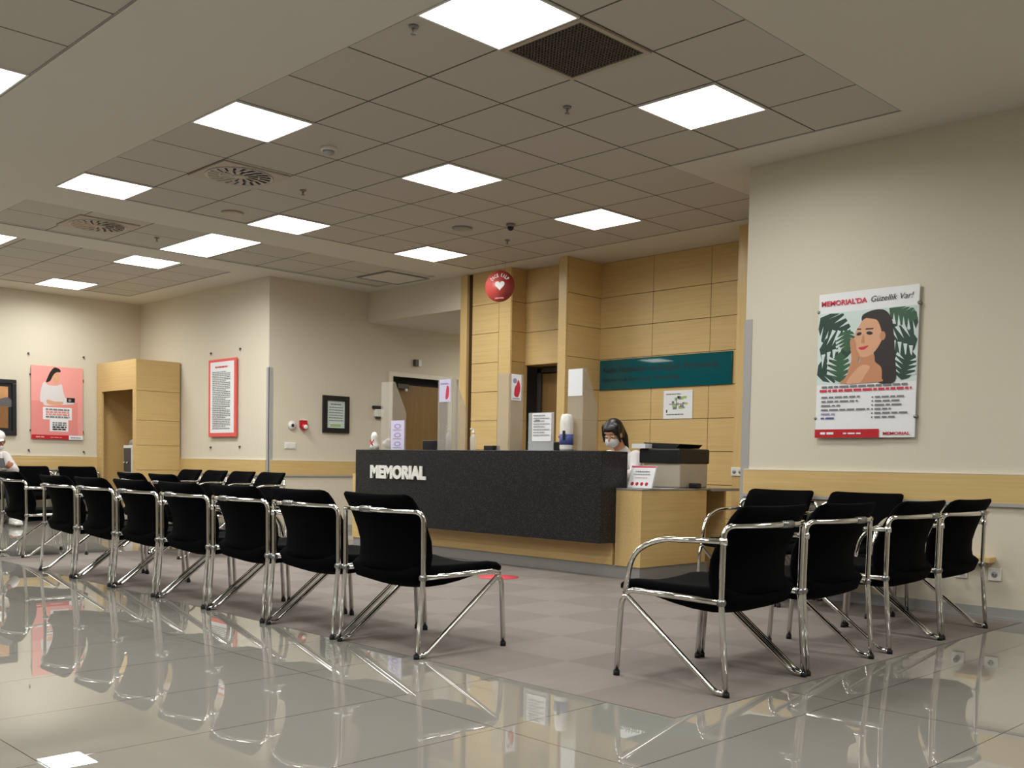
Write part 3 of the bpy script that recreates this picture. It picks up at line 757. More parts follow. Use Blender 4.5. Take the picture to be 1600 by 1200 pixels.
pump_bottle((6.55, 7.50, 1.057), 'frosted pump bottle behind the screen with the faded notice', M['bag'], .19, .03)
def box_thing(name, label, cat, loc, size, mat, bev=.004):
    b = MB(); b.box((-size[0] / 2, -size[1] / 2, 0), (size[0] / 2, size[1] / 2, size[2]), bev=bev); o = b.build(name, mat); o.location = loc
    return tag(o, label, cat)
def monitor(loc, w, h, label):
    t = thing('monitor', label, 'monitor', loc)
    b = MB(); b.box((0, -w / 2, .1), (.03, w / 2, .1 + h), bev=.006); b.build('screen_back', M['black'], t)
    b = MB(); b.box((.012, -.03, .01), (.03, .03, .14), bev=.004); b.box((-.05, -.1, 0), (.12, .1, .014), bev=.004); b.build('stand', M['black'], t)
monitor((6.85, 8.05, .7515), .42, .315, 'black monitor behind the desk beside the card with lilac emblems')
monitor((6.85, 6.47, .7515), .50, .295, 'black monitor behind the desk near the receptionist')
b = MB(); b.box((-.05, -.06, 0), (.05, .06, .045), bev=.005); o = b.build('stapler_box', M['black']); o.location = (6.5, 6.83, 1.057); tag(o, 'small black box on the desk, left of the screen with the coloured leaflet', 'box')
t = thing('document_holder', 'white printed sheet in an upright clear holder on the desk', 'document holder', (6.52, 6.36, 1.057), FX)
b = MB(); b.box((-.02, .002, 0), (.29, .006, .34)); b.box((-.02, -.05, 0), (.29, .07, .005)); b.build('holder', M['clear'], t)
a = Art(.235, .25, -.002); a.R(0, 0, 1, 1, M['paper'])
for k in range(8): a.lines(.08, .9 - k * .1, .84 if k % 2 else .6, .03, M['inkgrey'], 20 + k)
a.R(.15, .7, .4, .76, M['inkgrey']); o = a.build('sheet', t); o.location = (.03, 0, .085)
t = thing('sanitiser_dispenser', 'tall white and blue sanitiser dispenser in front of the last acrylic screen', 'dispenser', (6.438, 5.84, 1.0575))
b = MB(); b.lathe([(.02, 0), (.054, 0), (.058, .02), (.058, .24), (.05, .29), (.038, .31), (.01, .315)], n=24); b.build('body', M['white'], t)
b = MB(); b.lathe([(.0595, .05), (.0595, .14)], n=24); b.build('label_band', M['blue'], t, 'blue label')
b = MB(); b.box((-.063, -.035, .09), (-.054, -.01, .17), bev=.003); b.build('window', M['black'], t)
b = MB(); b.ball((-.02, .058, .12), .014); b.build('knob', M['red'], t, 'red knob')

# things on the right hand end of the desk
t = thing('copier', 'black and beige copier behind the right end of the desk', 'copier', (7.22, 5.45, .7515), FX)
b = MB(); b.box((-.17, -.0, 0), (.24, .42, .21), bev=.012); b.build('body', M['beige'], t, 'beige lower body')
b = MB(); b.box((-.20, -.02, .212), (.245, .44, .345), bev=.015); b.build('scanner', M['black'], t, 'black upper body')
b = MB(); b.prism([(-.2, .05, .35), (.16, .05, .35), (.2, .05, .385), (-.2, .05, .40)], (0, .34, 0)); b.build('lid', M['black'], t)
b = MB(); b.box((-.25, -.06, .345), (-.1, .04, .385)); b.build('paper_tray', M['paper'], t, 'white paper on the copier')
t = thing('leaning_sign', 'slanted white notice with red pictograms in a clear stand on the oak desk end', 'sign', (6.68, 5.36, .7515), FX)
sh = Matrix.Rotation(rad(-18), 4, 'X')
b = MB(); b.box((0, 0, 0), (.265, .004, .20)); b.xf(sh); b.box((0, .0, 0), (.265, .11, .004)); b.build('stand', M['clear'], t)
a = Art(.25, .19, -.001); a.R(0, 0, 1, 1, M['paper']); a.R(0, .93, 1, 1, M['crimson']); a.lines(.2, .72, .6, .05, M['inkgrey'], 31); a.lines(.15, .6, .7, .03, M['inkgrey'], 32); a.lines(.25, .45, .5, .02, M['crimson'], 33)
for k in range(4): a.E(.16 + k * .2, .18, .065, .085, M['red'])
a.mb.xf(sh); o = a.build('notice', t); o.location = (.008, 0, .004)
o = box_thing('tape_dispenser', 'small black tape dispenser beside the copier', 'tape dispenser', (7.35, 5.14, .7515), (.06, .1, .045), M['black'], .01)
o = box_thing('paper_slip', 'small white paper slip lying on the oak desk end', 'paper', (7.02, 5.18, .75), (.07, .1, .002), M['paper'], 0)

# ------------------------------------------------------------------ wall furnishings
def hooks(t, pts):
    for x, z in pts:
        b = MB(); b.cyl((x, -.002, z), (x, -.022, z), .012, 10); b.tube([(x, -.018, z), (x + .012, -.018, z - .03)], .005, 6); b.build('hook', M['greyd'], t)
# big poster on the right wall
t = thing('poster', 'tall white poster of a woman before dark leaves on the right wall', 'poster', (XR, 3.665, 1.165), FX)
W_, H_ = .73, 1.025
b = MB(); b.box((0, -.03, 0), (W_, -.018, H_), bev=.002); b.build('board', M['paper'], t)
b = MB()
for x in (.0, W_):
    for z in (.14, .9): b.cyl((x, -.002, z), (x, -.034, z), .011, 10)
b.build('standoff', M['steel'], t)
a = Art(W_, H_, -.0305)
a.R(.0, .37, 1, .865, M['mint'])
rnd = random.Random(11)
def leaf(cx, cz, ln, wd, rot, m):
    c, q = math.cos(rot), math.sin(rot)
    def T_(u, v): return (min(.998, max(.002, cx + (u * c - v * q))), min(.862, max(.373, cz + (u * q + v * c) * W_ / H_)))
    a.P([T_(ln * u, wd * v) for u, v in ((0, 0), (.12, .5), (.4, .85), (.75, .6), (1, 0), (.75, -.6), (.4, -.85), (.12, -.5))], m)
    for k in range(4):
        for sg in (-1, 1):
            u0 = .2 + .17 * k
            a.P([T_(ln * u0, wd * sg * .22), T_(ln * (u0 + .10), wd * sg * 1.0), T_(ln * (u0 + .21), wd * sg * .95)] if sg > 0 else [T_(ln * u0, wd * sg * .22), T_(ln * (u0 + .21), wd * sg * .95), T_(ln * (u0 + .10), wd * sg * 1.0)], M['mint'])
leaf(.02, .84, .42, .2, -.7, M['leaf']); leaf(.02, .62, .34, .2, -.15, M['leaf']); leaf(.0, .44, .36, .17, .35, M['leaf']); leaf(.3, .74, .22, .12, -1.5, M['leaf2'])
leaf(.98, .82, .36, .18, 3.8, M['leaf']); leaf(1.0, .64, .34, .17, 3.3, M['leaf']); leaf(1.0, .47, .34, .16, 2.8, M['leaf']); leaf(.72, .86, .3, .12, -.4, M['leaf2']); leaf(.25, .38, .3, .14, 1.6, M['leaf2']); leaf(.86, .38, .26, .12, 1.3, M['leaf'])
# woman: hair, neck and shoulder, face, hand
a.C([(.45, .80), (.52, .85), (.66, .855), (.74, .80), (.77, .70), (.79, .55), (.80, .375), (.63, .373), (.60, .5), (.56, .62)], M['hairp'])
a.C([(.27, .373), (.30, .41), (.37, .48), (.44, .51), (.46, .56), (.58, .56), (.60, .51), (.66, .47), (.67, .40), (.65, .373)], M['skinp2'])
a.C([(.32, .374), (.38, .44), (.46, .49), (.55, .48), (.5, .42), (.45, .374)], M['skinp'])
a.C([(.43, .76), (.47, .80), (.55, .81), (.63, .78), (.67, .71), (.65, .64), (.58, .57), (.50, .545), (.43, .56), (.395, .61), (.385, .68), (.40, .73)], M['skinp'])
a.C([(.50, .81), (.58, .83), (.68, .80), (.70, .70), (.67, .66), (.645, .73), (.60, .79)], M['hairp'])
a.E(.665, .68, .028, .03, M['skinp2'])
a.C([(.34, .66), (.37, .68), (.40, .65), (.41, .60), (.44, .56), (.42, .50), (.38, .45), (.34, .42), (.33, .46), (.36, .53), (.35, .6)], M['skinp2'])
a.E(.535, .705, .032, .012, M['hairp'], -.1); a.E(.43, .705, .026, .011, M['hairp'], .1)
a.P([(.49, .73), (.57, .728), (.575, .737), (.5, .74)], M['hairp']); a.P([(.405, .735), (.45, .732), (.45, .74), (.41, .742)], M['hairp'])
a.C([(.475, .70), (.455, .655), (.465, .64), (.49, .645)], M['skinp2']); a.C([(.43, .612), (.48, .617), (.53, .622), (.49, .598), (.45, .597)], M['crimson'])
# printing
a.T("MEMORIAL'DA", .03, .915, .47, .035, M['crimson'], .03); a.T('Güzellik Var!', .54, .915, .41, .04, M['ink'], 0, .25)
a.lines(.06, .345, .86, .014, M['inkgrey'], 41); a.lines(.04, .318, .92, .016, M['crimson'], 42)
for k in range(6): a.lines(.06, .275 - k * .029, (.4, .38, .2, .5, .16, .14)[k], .011, (M['inkgrey'], M['inkgrey'], M['inkgrey'], M['inkgrey'], M['lilac'], M['blue'])[k], 50 + k)
for k in range(6): a.E(.585, .273 - k * .027, .008, .005, M['ink'], n=8); a.lines(.61, .268 - k * .027, (.28, .24, .26, .16, .32, .2)[k], .011, M['inkgrey'], 60 + k)
a.R(0, .0, .66, .058, M['red']); a.T('MEMORIAL', .70, .018, .26, .02, M['red'], .03); a.lines(.06, .022, .14, .016, M['paper'], 71); a.lines(.30, .024, .18, .01, M['paper'], 72)
a.build('print', t)
# pink poster
t = thing('poster', 'pink poster of a woman in a white top on the left wall', 'poster', (5.195, 14.85, 1.165), FY)
W_, H_ = .715, 1.03
b = MB(); b.box((0, -.03, 0), (W_, -.018, H_), bev=.002); b.build('board', M['pink'], t)
hooks(t, [(-.03, 1.19), (.735, 1.2), (-.03, -.16), (.735, -.17), (-.005, .9), (.722, .86), (-.005, .12), (.722, .12)])
a = Art(W_, H_, -.0305); a.R(0, .055, 1, 1, M['pink']); a.R(0, .055, .9, .52, M['pink2'])
a.C([(.24, .78), (.33, .74), (.50, .74), (.58, .76), (.62, .64), (.68, .56), (.80, .54), (.82, .50), (.62, .48), (.28, .46), (.22, .50), (.17, .52), (.18, .66)], M['cloth_white'])
a.C([(.40, .90), (.46, .93), (.53, .90), (.54, .83), (.50, .77), (.44, .76), (.40, .82)], M['skinp'])
a.C([(.36, .92), (.44, .985), (.54, .97), (.56, .93), (.48, .92), (.42, .88), (.36, .80), (.28, .78), (.32, .86)], M['hair'])
a.C([(.30, .54), (.45, .52), (.60, .52), (.58, .48), (.40, .47), (.30, .49)], M['skinp'])
a.R(.68, .515, .84, .58, M['black']); a.E(.74, .545, .03, .02, M['silver'])
a.R(.22, .27, .78, .44, M['paper']); a.R(.35, .11, .71, .27, M['paper'])
for k in range(4): a.lines(.27, .40 - k * .034, .46, .02, M['pink2'] if k in (1, 2) else M['inkgrey'], 80 + k)
for k in range(4): a.lines(.4, .22 - k * .03, .27, .018, M['inkgrey'] if k < 2 else M['ink'], 90 + k)
a.R(0, 0, .72, .058, M['red']); a.R(.72, 0, 1, .058, M['paper']); a.T('MEMORIAL', .76, .018, .2, .02, M['inkgrey'], .03); a.lines(.08, .02, .16, .016, M['pink'], 95); a.lines(.36, .02, .22, .01, M['pink'], 96)
a.build('print', t)
# red bordered notice
t = thing('notice_board', 'tall white notice of fine print with a coral red border', 'notice', (6.78, 12.66, 1.225), FX)
W_, H_ = .72, 1.03
b = MB(); b.box((0, -.045, 0), (W_, -.02, H_), bev=.002); b.build('board', M['coral'], t)
hooks(t, [(.0, 1.13), (.77, 1.14), (.0, -.14), (.77, -.13)])
a = Art(W_, H_, -.0455); a.R(.07, .05, .94, .965, M['paper']); a.lines(.26, .89, .46, .018, M['crimson'], 101)
for k in range(32): a.lines(.16, .83 - k * .0235, .66 if k % 5 else .5, .009, M['inkgrey'], 110 + k)
a.build('print', t)
# certificate
t = thing('picture_frame', 'small certificate in a black frame left of the desk', 'picture frame', (7.575, 11.2, 1.30), FY)
W_, H_ = .415, .49; e = .065; b = MB()
b.box((0, -.035, 0), (W_, 0, e), bev=.004); b.box((0, -.035, H_ - e), (W_, 0, H_), bev=.004); b.box((0, -.035, e), (e, 0, H_ - e), bev=.004); b.box((W_ - e, -.035, e), (W_, 0, H_ - e), bev=.004); b.build('frame', M['black'], t)
a = Art(W_, H_, -.012); a.R(.14, .12, .86, .88, M['mint']); a.lines(.3, .76, .4, .03, M['inkgrey'], 150)
for k in range(6): a.lines(.24, .68 - k * .07, .52, .02, M['inkgrey'], 151 + k)
a.R(.3, .17, .7, .24, M['green']); a.build('certificate', t)
# landscape picture at the left edge
t = thing('picture_frame', 'landscape picture in a black frame, cut by the left edge', 'picture frame', (3.95, 14.85, 1.2), FY)
W_, H_ = 1.05, .77; e = .055; b = MB()
b.box((0, -.035, 0), (W_, 0, e), bev=.004); b.box((0, -.035, H_ - e), (W_, 0, H_), bev=.004); b.box((0, -.035, e), (e, 0, H_ - e), bev=.004); b.box((W_ - e, -.035, e), (W_, 0, H_ - e), bev=.004); b.build('frame', M['black'], t)
a = Art(W_, H_, -.012); a.R(.05, .07, .95, .93, M['black']); a.R(.1, .6, .9, .87, M['orange']); a.C([(.1, .5), (.1, .68), (.4, .72), (.7, .62), (.9, .68), (.9, .5)], M['hill']); a.R(.1, .13, .9, .52, M['field']); a.build('picture', t)
# teal sign
t = thing('department_sign', 'long glossy teal sign with black lettering on the oak wall', 'sign', (8.84, 7.51, 1.787), FX)
b = MB(); b.box((0, -.02, 0), (1.752, -.002, .335), bev=.002); b.build('board', M['teal'], t)
a = Art(1.752, .335, -.0205); a.T('Kadın Hastalıkları ve Doğum, Perinatoloji', .03, .57, .87, .2, M['ink'], .012); a.T('Obstetrics & Gynecology, Perinatology', .03, .27, .6, .14, M['ink'], .012); a.build('lettering', t)
# evacuation plan
t = thing('plan_sheet', 'white floor plan sheet under the teal sign', 'notice', (8.84, 6.612, 1.448), FX)
b = MB(); b.box((0, -.008, 0), (.375, -.001, .30)); b.build('sheet', M['paper'], t)
a = Art(.375, .30, -.0085)
rnd = random.Random(3)
for k in range(16):
    x, z = rnd.uniform(.15, .75), rnd.uniform(.32, .72); a.R(x, z, x + rnd.uniform(.05, .14), z + rnd.uniform(.05, .11), M['green'] if k % 3 else M['inkgrey'])
a.R(.2, .5, .72, .53, M['inkgrey']); a.R(.44, .36, .47, .74, M['inkgrey']); a.R(.48, .72, .56, .8, M['ink']); a.lines(.12, .14, .6, .03, M['inkgrey'], 5); a.R(.1, .22, .14, .32, M['ink']); a.lines(.1, .86, .5, .03, M['inkgrey'], 6); a.build('plan', t)
# sockets and switches
def socket(loc, rz, label, double=False, plug=False):
    t = thing('wall_socket', label, 'socket', loc, rz)
    w = .07 if double else .041
    b = MB(); b.box((-w, -.012, -.041), (w, 0, .041), bev=.004); b.build('plate', M['white'], t)
    b = MB()
    for x in ((-.033, .033) if double else (0,)):
        b.cyl((x, -.0125, 0), (x, -.0135, 0), .02, 16)
    ou = b.build('outlet', M['guard'], t)
    b = MB()
    for x in ((-.033, .033) if double else (0,)):
        for q in (-.009, .009): b.cyl((x + q, -.0136, 0), (x + q, -.0145, 0), .004, 8)
    if plug: b.cyl((0, -.0135, .005), (0, -.05, .01), .016, 12)
    b.build('plug' if plug else 'holes', M['black'], ou)
socket((XR, 2.39, .285), FX, 'white wall socket at right, standing clear of the chairs')
socket((XR, 2.60, .285), FX, 'white wall socket with a black plug behind the last chair of the right row', plug=True)
socket((8.27, 5.30, .90), FX, 'white double socket on the slim oak fin above the worktop', True)
b = MB(); b.box((-.10, -.10, 0), (.10, 0, .035), bev=.004); o = b.build('wall_ledge', M['wood_y']); o.location = (XR, 2.49, .362); o.rotation_euler = (0, 0, FX); tag(o, 'small oak ledge on the right wall above the sockets', 'ledge')
t = thing('fire_alarm', 'red and white fire alarm sounder on the wall left of the certificate', 'fire alarm', (7.28, 11.2, 1.385))
b = MB(); b.box((-.055, -.03, -.03), (.055, 0, .06), bev=.006); b.cyl((0, -.03, -.02), (0, -.075, -.02), .05, 18, r2=.042); b.build('body', M['red'], t)
b = MB(); b.ball((.0, -.075, -.025), (.034, .02, .03)); b.box((-.04, -.034, .062), (.04, 0, .075)); b.build('lens', M['white'], t, 'white lens')
t = thing('alarm_button', 'round white wall device with a dark centre, beside the red alarm', 'wall device', (7.115, 11.2, 1.375))
b = MB(); b.cyl((0, 0, 0), (0, -.025, 0), .06, 22, r2=.055); b.build('body', M['white'], t)
b = MB(); b.ball((.0, -.026, 0), (.022, .014, .022)); b.build('button', M['black'], t)
t = thing('light_switch', 'white double light switch above the oak rail, left of the desk', 'switch', (7.09, 11.2, 1.115))
b = MB(); b.box((-.085, -.012, -.042), (.085, 0, .042), bev=.004); b.build('plate', M['white'], t)
for x in (-.04, .04):
    b = MB(); b.box((x - .03, -.018, -.03), (x + .03, -.0125, .03), bev=.003); b.build('rocker', M['white'], t)
t = thing('card_reader', 'small white and black wall device behind the left acrylic screen', 'wall device', (8.47, 11.2, 1.60))
b = MB(); b.box((-.06, -.06, -.055), (.07, 0, .05), bev=.012); b.build('body', M['white'], t)
b = MB(); b.box((-.09, -.05, .052), (.07, 0, .095), bev=.01); b.build('head', M['black'], t)
b = MB(); b.box((-.03, -.04, -.085), (.07, 0, -.057), bev=.006); b.build('tray', M['greyd'], t)
t = thing('exit_lamp', 'small grey box lamp on the wall above the white framed door', 'lamp', (9.15, 11.2, 2.335))
b = MB(); b.box((-.06, -.06, -.045), (.0, 0, .045), bev=.006); b.build('housing', M['greyd'], t)
b = MB(); b.box((.002, -.055, -.045), (.06, 0, .045), bev=.006); b.build('cover', M['white'], t)
# round hanging sign
ang = rad(-66)
t = thing('hanging_sign', 'round brick red sign with a white heart hanging from the ceiling', 'sign', (7.95, 8.27, 2.93), ang)
b = MB(); b.tube([(0, .0, 0), (0, .008, 0)], .176, 48); b.build('disc', M['disc'], t)
b = MB(); b.tube([(-.06, .004, .165), (-.06, .004, .29)], .0015, 5); b.tube([(.06, .004, .165), (.06, .004, .29)], .0015, 5); b.build('wire', M['steel'], t)
a = Art(1, 1, -.0005)
hp = []
for k in range(40):
    q = 2 * PI * k / 40; hp.append((16 * math.sin(q) ** 3 * .0036, (13 * math.cos(q) - 5 * math.cos(2 * q) - 2 * math.cos(3 * q) - math.cos(4 * q)) * .0036 + .012))
a.P(hp[::-1], M['paper'])
def arc_text(word, r, a0, a1, h):
    y = a.nxt(); n = len(word)
    for i, ch in enumerate(word):
        q = rad(a0 + (a1 - a0) * (i + .5) / n); vs, fs = text_tris(ch, r * abs(rad(a1 - a0)) / n * .8, h, .03)
        w = max(v.x for v in vs); rot = q - PI / 2; c, s_ = math.cos(rot), math.sin(rot)
        a.mb.add([(r * math.cos(q) + (v.x - w / 2) * c - v.y * s_, y, r * math.sin(q) + (v.x - w / 2) * s_ + v.y * c) for v in vs], fs, a.mi(M['paper']))
arc_text('ÖNCE', .105, 148, 97, .04); arc_text('KALP', .105, 85, 34, .04)
a.T('MEMORIAL', -.055, -.14, .11, .016, M['pink'], .03)
a.build('lettering', t)
# red floor sticker
b = MB(); b.lathe([(.001, .0025), (.17, .0025), (.17, .0005), (.001, .0005)], n=36); o = b.build('floor_sticker', M['red_floor']); o.location = (5.78, 5.97, 0); tag(o, 'round red sticker on the carpet before the desk', 'sticker')
# water dispenser in the oak surround
t = thing('water_dispenser', 'white and grey water dispenser standing inside the oak surround', 'water dispenser', (6.42, 14.18, 0))
b = MB(); b.box((-.13, -.15, 0), (.16, .15, 1.10), bev=.012); b.build('cabinet', M['white'], t)
b = MB(); b.box((-.142, -.11, .72), (-.131, .11, 1.06), bev=.004); b.build('tap_panel', M['greyd'], t)
b = MB(); b.cyl((-.145, -.05, .86), (-.175, -.05, .84), .013, 10); b.cyl((-.145, .05, .86), (-.175, .05, .84), .013, 10); b.build('tap', M['silver'], t)
b = MB(); b.lathe([(.02, 1.102), (.1, 1.102), (.105, 1.12), (.1, 1.16), (.06, 1.19), (.01, 1.20)], n=20); b.build('top_cap', M['silver'], t)

# ------------------------------------------------------------------ people
def hand(mb, wrist, fwd, side, k=1.0):
    """palm, four unequal bent fingers and a thumb; fwd = finger direction, side = thumb side"""
    f = Vector(fwd).normalized(); s = (Vector(side) - f * f.dot(Vector(side))).normalized(); d = f.cross(s); d = d if d.z < 0 else -d
    w = Vector(wrist)
    mb.capsule([(w, .024 * k), (w + f * .05 * k, .03 * k), (w + f * .085 * k, .028 * k)])
    mb.ball(w + f * .06 * k + s * .018 * k, .022 * k); mb.ball(w + f * .06 * k - s * .018 * k, .022 * k)
    for i, ln in enumerate((.9, 1.0, .95, .75)):
        p = w + f * .09 * k + s * (.03 - .02 * i) * k
        q = p + (f * .8 + d * .35) * .035 * ln * k; r = q + (f * .35 + d * .9) * .028 * ln * k; e = r + (d * .9 - f * .2) * .02 * ln * k
        mb.capsule([(p, .0095 * k), (q, .009 * k), (r, .008 * k), (e, .007 * k)], n=8)
    p = w + f * .03 * k + s * .028 * k
    mb.capsule([(p, .013 * k), (p + (f * .6 + s * .7) * .035 * k, .011 * k), (p + (f * 1.0 + s * .5 + d * .3) * .055 * k, .009 * k)], n=8)
def head_parts(mb, Mx, neck_to):
    """Mx maps head space (x forward, y left, z up) into the figure"""
    R3 = Mx.to_3x3()
    def B(c, r): mb.ball(Mx @ Vector(c), r, rot=R3, n=18, m=12)
    B((-.012, 0, .03), (.096, .076, .092)); B((.012, 0, -.02), (.08, .07, .085)); B((.035, 0, -.07), (.052, .05, .048))
    B((.062, .03, -.03), (.028, .025, .03)); B((.062, -.03, -.03), (.028, .025, .03)); B((.07, 0, .045), (.03, .055, .025))
    mb.capsule([(Mx @ Vector((.09, 0, .01)), .011), (Mx @ Vector((.106, 0, -.025)), .015)], n=10)
    B((.082, 0, -.058), (.018, .026, .009)); B((.08, 0, -.072), (.018, .022, .009)); B((.07, 0, -.098), (.02, .02, .016))
    for s in (-1, 1): B((-.004, s * .076, -.012), (.022, .012, .034))
    mb.capsule([(Mx @ Vector((-.015, 0, -.07)), .055), (Vector(neck_to), .058)])
def eyes(t, Mx):
    for s in (-1, 1):
        b = MB(); b.ball(Mx @ Vector((.083, s * .032, .008)), (.013, .015, .008), rot=Mx.to_3x3()); b.ball(Mx @ Vector((.092, s * .032, .007)), (.005, .007, .007), rot=Mx.to_3x3(), mi=1); b.build('eye', [M['white'], M['black']], t)

# receptionist, leaning over the worktop
t = thing('person', 'person with dark fringe and white mask seated behind the desk, looking down', 'person', (7.5, 6.08, 0))
O = Vector((7.5, 6.08, 0))
def W(p): return Vector(p) - O
hm = Matrix.Translation(W((7.36, 6.085, 1.235))) @ Matrix.Rotation(PI + rad(14), 4, 'Z') @ Matrix.Rotation(rad(26), 4, 'Y')
b = MB(); head_parts(b, hm, W((7.46, 6.08, 1.09)))
b.capsule([(W((7.62, 6.08, .56)), .15), (W((7.58, 6.08, .75)), .13), (W((7.52, 6.08, .95)), .13), (W((7.48, 6.08, 1.05)), .07)])
for s in (-1, 1):
    b.capsule([(W((7.5, 6.08 + s * .16, 1.02)), .055), (W((7.42, 6.08 + s * .23, .86)), .044), (W((7.2, 6.08 + s * .14, .835)), .032)])
    hand(b, W((7.2, 6.08 + s * .14, .835)), (-1, -s * .2, -.05), (0, -s, .1))
    b.capsule([(W((7.6, 6.08 + s * .1, .55)), .085), (W((7.2, 6.08 + s * .12, .53)), .065), (W((7.25, 6.08 + s * .12, .1)), .04)]); b.capsule([(W((7.25, 6.08 + s * .12, .05)), .04), (W((7.12, 6.08 + s * .12, .035)), .032)])
solid(b, 'body', M['skin'], t, .008, 3); eyes(t, hm)
b = MB(); R3 = hm.to_3x3()
b.ball(hm @ Vector((-.026, 0, .038)), (.108, .092, .104), rot=R3, n=20, m=14); b.ball(hm @ Vector((-.06, 0, -.02)), (.07, .085, .085), rot=R3)
for s in (-1, 1): b.capsule([(hm @ Vector((.03, s * .06, .085)), .03), (hm @ Vector((.05, s * .075, .02)), .016), (hm @ Vector((.045, s * .084, -.06)), .01)])
b.ball(hm @ Vector((.026, 0, .066)), (.072, .076, .05), rot=R3, n=20, m=12)
for y in (-.05, -.03, -.01, .012, .034, .052): b.capsule([(hm @ Vector((.085 - 5 * y * y, y, .06)), .012), (hm @ Vector((.092 - 7 * y * y, y * 1.1, .034)), .005)], n=8)
b.capsule([(hm @ Vector((-.1, .0, .03)), .05), (hm @ Vector((-.135, .01, .01)), .04), (hm @ Vector((-.14, .04, -.09)), .035), (hm @ Vector((-.11, .06, -.2)), .02)])
solid(b, 'hair', M['hair'], t, .007, 2)
b = MB(); b.ball(hm @ Vector((.055, 0, -.055)), (.06, .066, .058), rot=R3, n=20, m=12); b.ball(hm @ Vector((.085, 0, -.045)), (.036, .03, .04), rot=R3)
for s in (-1, 1): b.tube([hm @ Vector((.05, s * .062, -.035)), hm @ Vector((.0, s * .085, -.01))], .003, 6)
solid(b, 'face_mask', M['mask'], t, .006, 2)
b = MB(); b.capsule([(W((7.62, 6.08, .6)), .165), (W((7.58, 6.08, .75)), .147), (W((7.52, 6.08, .95)), .145), (W((7.485, 6.08, 1.045)), .09)])
for s in (-1, 1): b.capsule([(W((7.5, 6.08 + s * .16, 1.02)), .068), (W((7.42, 6.08 + s * .23, .86)), .056), (W((7.24, 6.08 + s * .155, .84)), .045)])
solid(b, 'shirt', M['cloth_white'], t, .01, 3)
b = MB()
for s in (-1, 1): b.capsule([(W((7.62, 6.08 + s * .1, .56)), .11), (W((7.2, 6.08 + s * .12, .535)), .08), (W((7.25, 6.08 + s * .12, .12)), .055)])
solid(b, 'trousers', M['cloth_dark'], t, .012, 3)
t = thing('office_chair', 'office chair under the receptionist behind the desk', 'chair', (7.68, 6.08, 0))
b = MB(); b.box((-.24, -.24, .35), (.2, .24, .395), bev=.02); b.build('seat', M['fabric'], t)
b = MB(); b.box((.215, -.2, .46), (.26, .2, .9), bev=.02); b.build('backrest', M['fabric'], t)
b = MB(); b.cyl((0, 0, .06), (0, 0, .35), .03); b.tube([(.1, 0, .345), (.26, 0, .345), (.275, 0, .6)], .015); b.build('pole', M['black'], t)
b = MB()
for k in range(5): q = 2 * PI * k / 5; b.tube([(0, 0, .08), (.28 * math.cos(q), .28 * math.sin(q), .055)], .02); b.ball((.28 * math.cos(q), .28 * math.sin(q), .028), .028)
b.build('base', M['black'], t)

# visitor in white on the chair against the left wall
t = thing('person', 'person in white cap and jacket bent over a phone, seated at the left edge', 'person', (4.475, 14.30, .03))
O = Vector((4.58, 14.4, 0))
hm = Matrix.Translation(W((4.62, 14.16, 1.085))) @ Matrix.Rotation(-PI / 2 + rad(-10), 4, 'Z') @ Matrix.Rotation(rad(28), 4, 'Y')
b = MB(); head_parts(b, hm, W((4.6, 14.30, .94)))
b.capsule([(W((4.58, 14.47, .54)), .13), (W((4.58, 14.45, .65)), .14), (W((4.59, 14.36, .84)), .13), (W((4.6, 14.30, .91)), .07)])
for s in (-1, 1):
    el = W((4.585 + s * .25, 14.22, .70)); wr = W((4.60 + s * .09, 14.02, .75))
    b.capsule([(W((4.585 + s * .17, 14.34, .88)), .055), (el, .044), (wr, .03)])
    hand(b, wr, (-s * .25, -1, .25), (s * .1, 0, 1))
    b.capsule([(W((4.58 + s * .1, 14.42, .50)), .085), (W((4.58 + s * .13, 14.02, .48)), .062), (W((4.60 + s * .14, 13.98, .09)), .04)])
    b.capsule([(W((4.60 + s * .14, 13.98, .055)), .04), (W((4.61 + s * .15, 13.84, .035)), .032)])
solid(b, 'body', M['skin2'], t, .009, 3); eyes(t, hm)
R3 = hm.to_3x3()
b = MB(); b.ball(hm @ Vector((-.012, 0, .06)), (.104, .084, .075), rot=R3, n=20, m=12); b.ball(hm @ Vector((.09, 0, .058)), (.05, .06, .008), rot=R3); solid(b, 'cap', M['cloth_white'], t, .007, 2)
b = MB(); b.ball(hm @ Vector((-.05, 0, .0)), (.065, .081, .06), rot=R3); solid(b, 'hair', M['hair'], t, .008, 2)
b = MB(); b.ball(hm @ Vector((.052, 0, -.06)), (.06, .064, .055), rot=R3, n=18, m=10); b.ball(hm @ Vector((.085, 0, -.05)), (.034, .028, .036), rot=R3); solid(b, 'face_mask', M['mask'], t, .007, 2)
b = MB(); b.capsule([(W((4.58, 14.47, .58)), .158), (W((4.58, 14.45, .65)), .158), (W((4.59, 14.36, .84)), .148), (W((4.6, 14.30, .90)), .09)])
for s in (-1, 1): b.capsule([(W((4.585 + s * .17, 14.34, .88)), .072), (W((4.585 + s * .25, 14.22, .70)), .062), (W((4.60 + s * .1, 14.05, .745)), .045)])
solid(b, 'jacket', M['cloth_white'], t, .01, 3)
b = MB()
for s in (-1, 1): b.capsule([(W((4.58 + s * .1, 14.42, .505)), .1), (W((4.58 + s * .13, 14.02, .485)), .078), (W((4.60 + s * .14, 13.98, .15)), .055)])
solid(b, 'trousers', M['cloth_dark'], t, .012, 3)
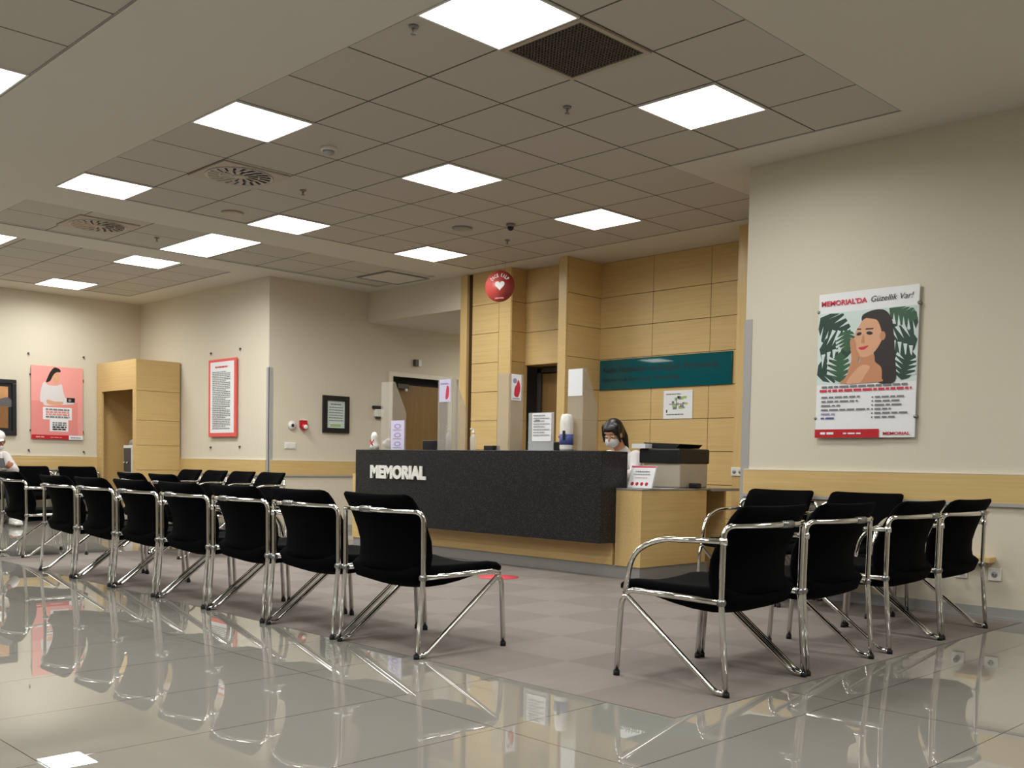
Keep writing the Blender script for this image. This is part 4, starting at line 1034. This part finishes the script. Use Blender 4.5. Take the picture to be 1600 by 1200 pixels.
for s in (-1, 1):
    b = MB(); b.capsule([(W((4.60 + s * .14, 14.0, .052)), .05), (W((4.61 + s * .15, 13.83, .042)), .04)]); b.box(W((4.555 + s * .145, 13.79, 0.0)), W((4.655 + s * .145, 14.05, .03)))
    solid(b, 'shoe', M['white'], t, .009, 2)
b = MB(); b.box((-.036, -.005, 0), (.036, .005, .15), bev=.003); o = b.build('phone', M['black']); o.location = (4.495, 13.815, .765); o.rotation_euler = (rad(-35), 0, 0); tag(o, 'dark phone in the hands of the person in white', 'phone')

# ------------------------------------------------------------------ world, camera, view
w = bpy.data.worlds.new('world'); S.world = w; w.use_nodes = True
w.node_tree.nodes['Background'].inputs['Color'].default_value = (0.9, 0.95, 1.0, 1); w.node_tree.nodes['Background'].inputs['Strength'].default_value = 0.02
f, cx, cy = 1577.6, 800.0, 797.85
yaw, pitch, roll = rad(45.21265), rad(-2.67673), rad(1.04202)
Fv = Vector((math.cos(yaw) * math.cos(pitch), math.sin(yaw) * math.cos(pitch), math.sin(pitch)))
Rv = Vector((math.sin(yaw), -math.cos(yaw), 0)); Uv = Rv.cross(Fv)
R2 = Rv * math.cos(roll) + Uv * math.sin(roll); U2 = -Rv * math.sin(roll) + Uv * math.cos(roll)
cam = bpy.data.cameras.new('camera'); co = bpy.data.objects.new('camera', cam); COL.objects.link(co)
m = Matrix((R2, U2, -Fv)).transposed().to_4x4(); m.translation = Vector((0, 0, .94)); co.matrix_world = m
cam.sensor_width = 36; cam.lens = f / 1600 * 36; cam.shift_y = (cy - 600) / 1600; cam.shift_x = 0; cam.clip_start = .05; cam.clip_end = 100
S.camera = co
S.view_settings.view_transform = 'Standard'; S.view_settings.look = 'None'; S.view_settings.gamma = 1; S.view_settings.use_curve_mapping = False
S.view_settings.exposure = -0.1
S.cycles.max_bounces = 10; S.cycles.diffuse_bounces = 6; S.cycles.glossy_bounces = 5; S.cycles.transparent_max_bounces = 12
S.cycles.use_denoising = True
S.cycles.sample_clamp_indirect = 6
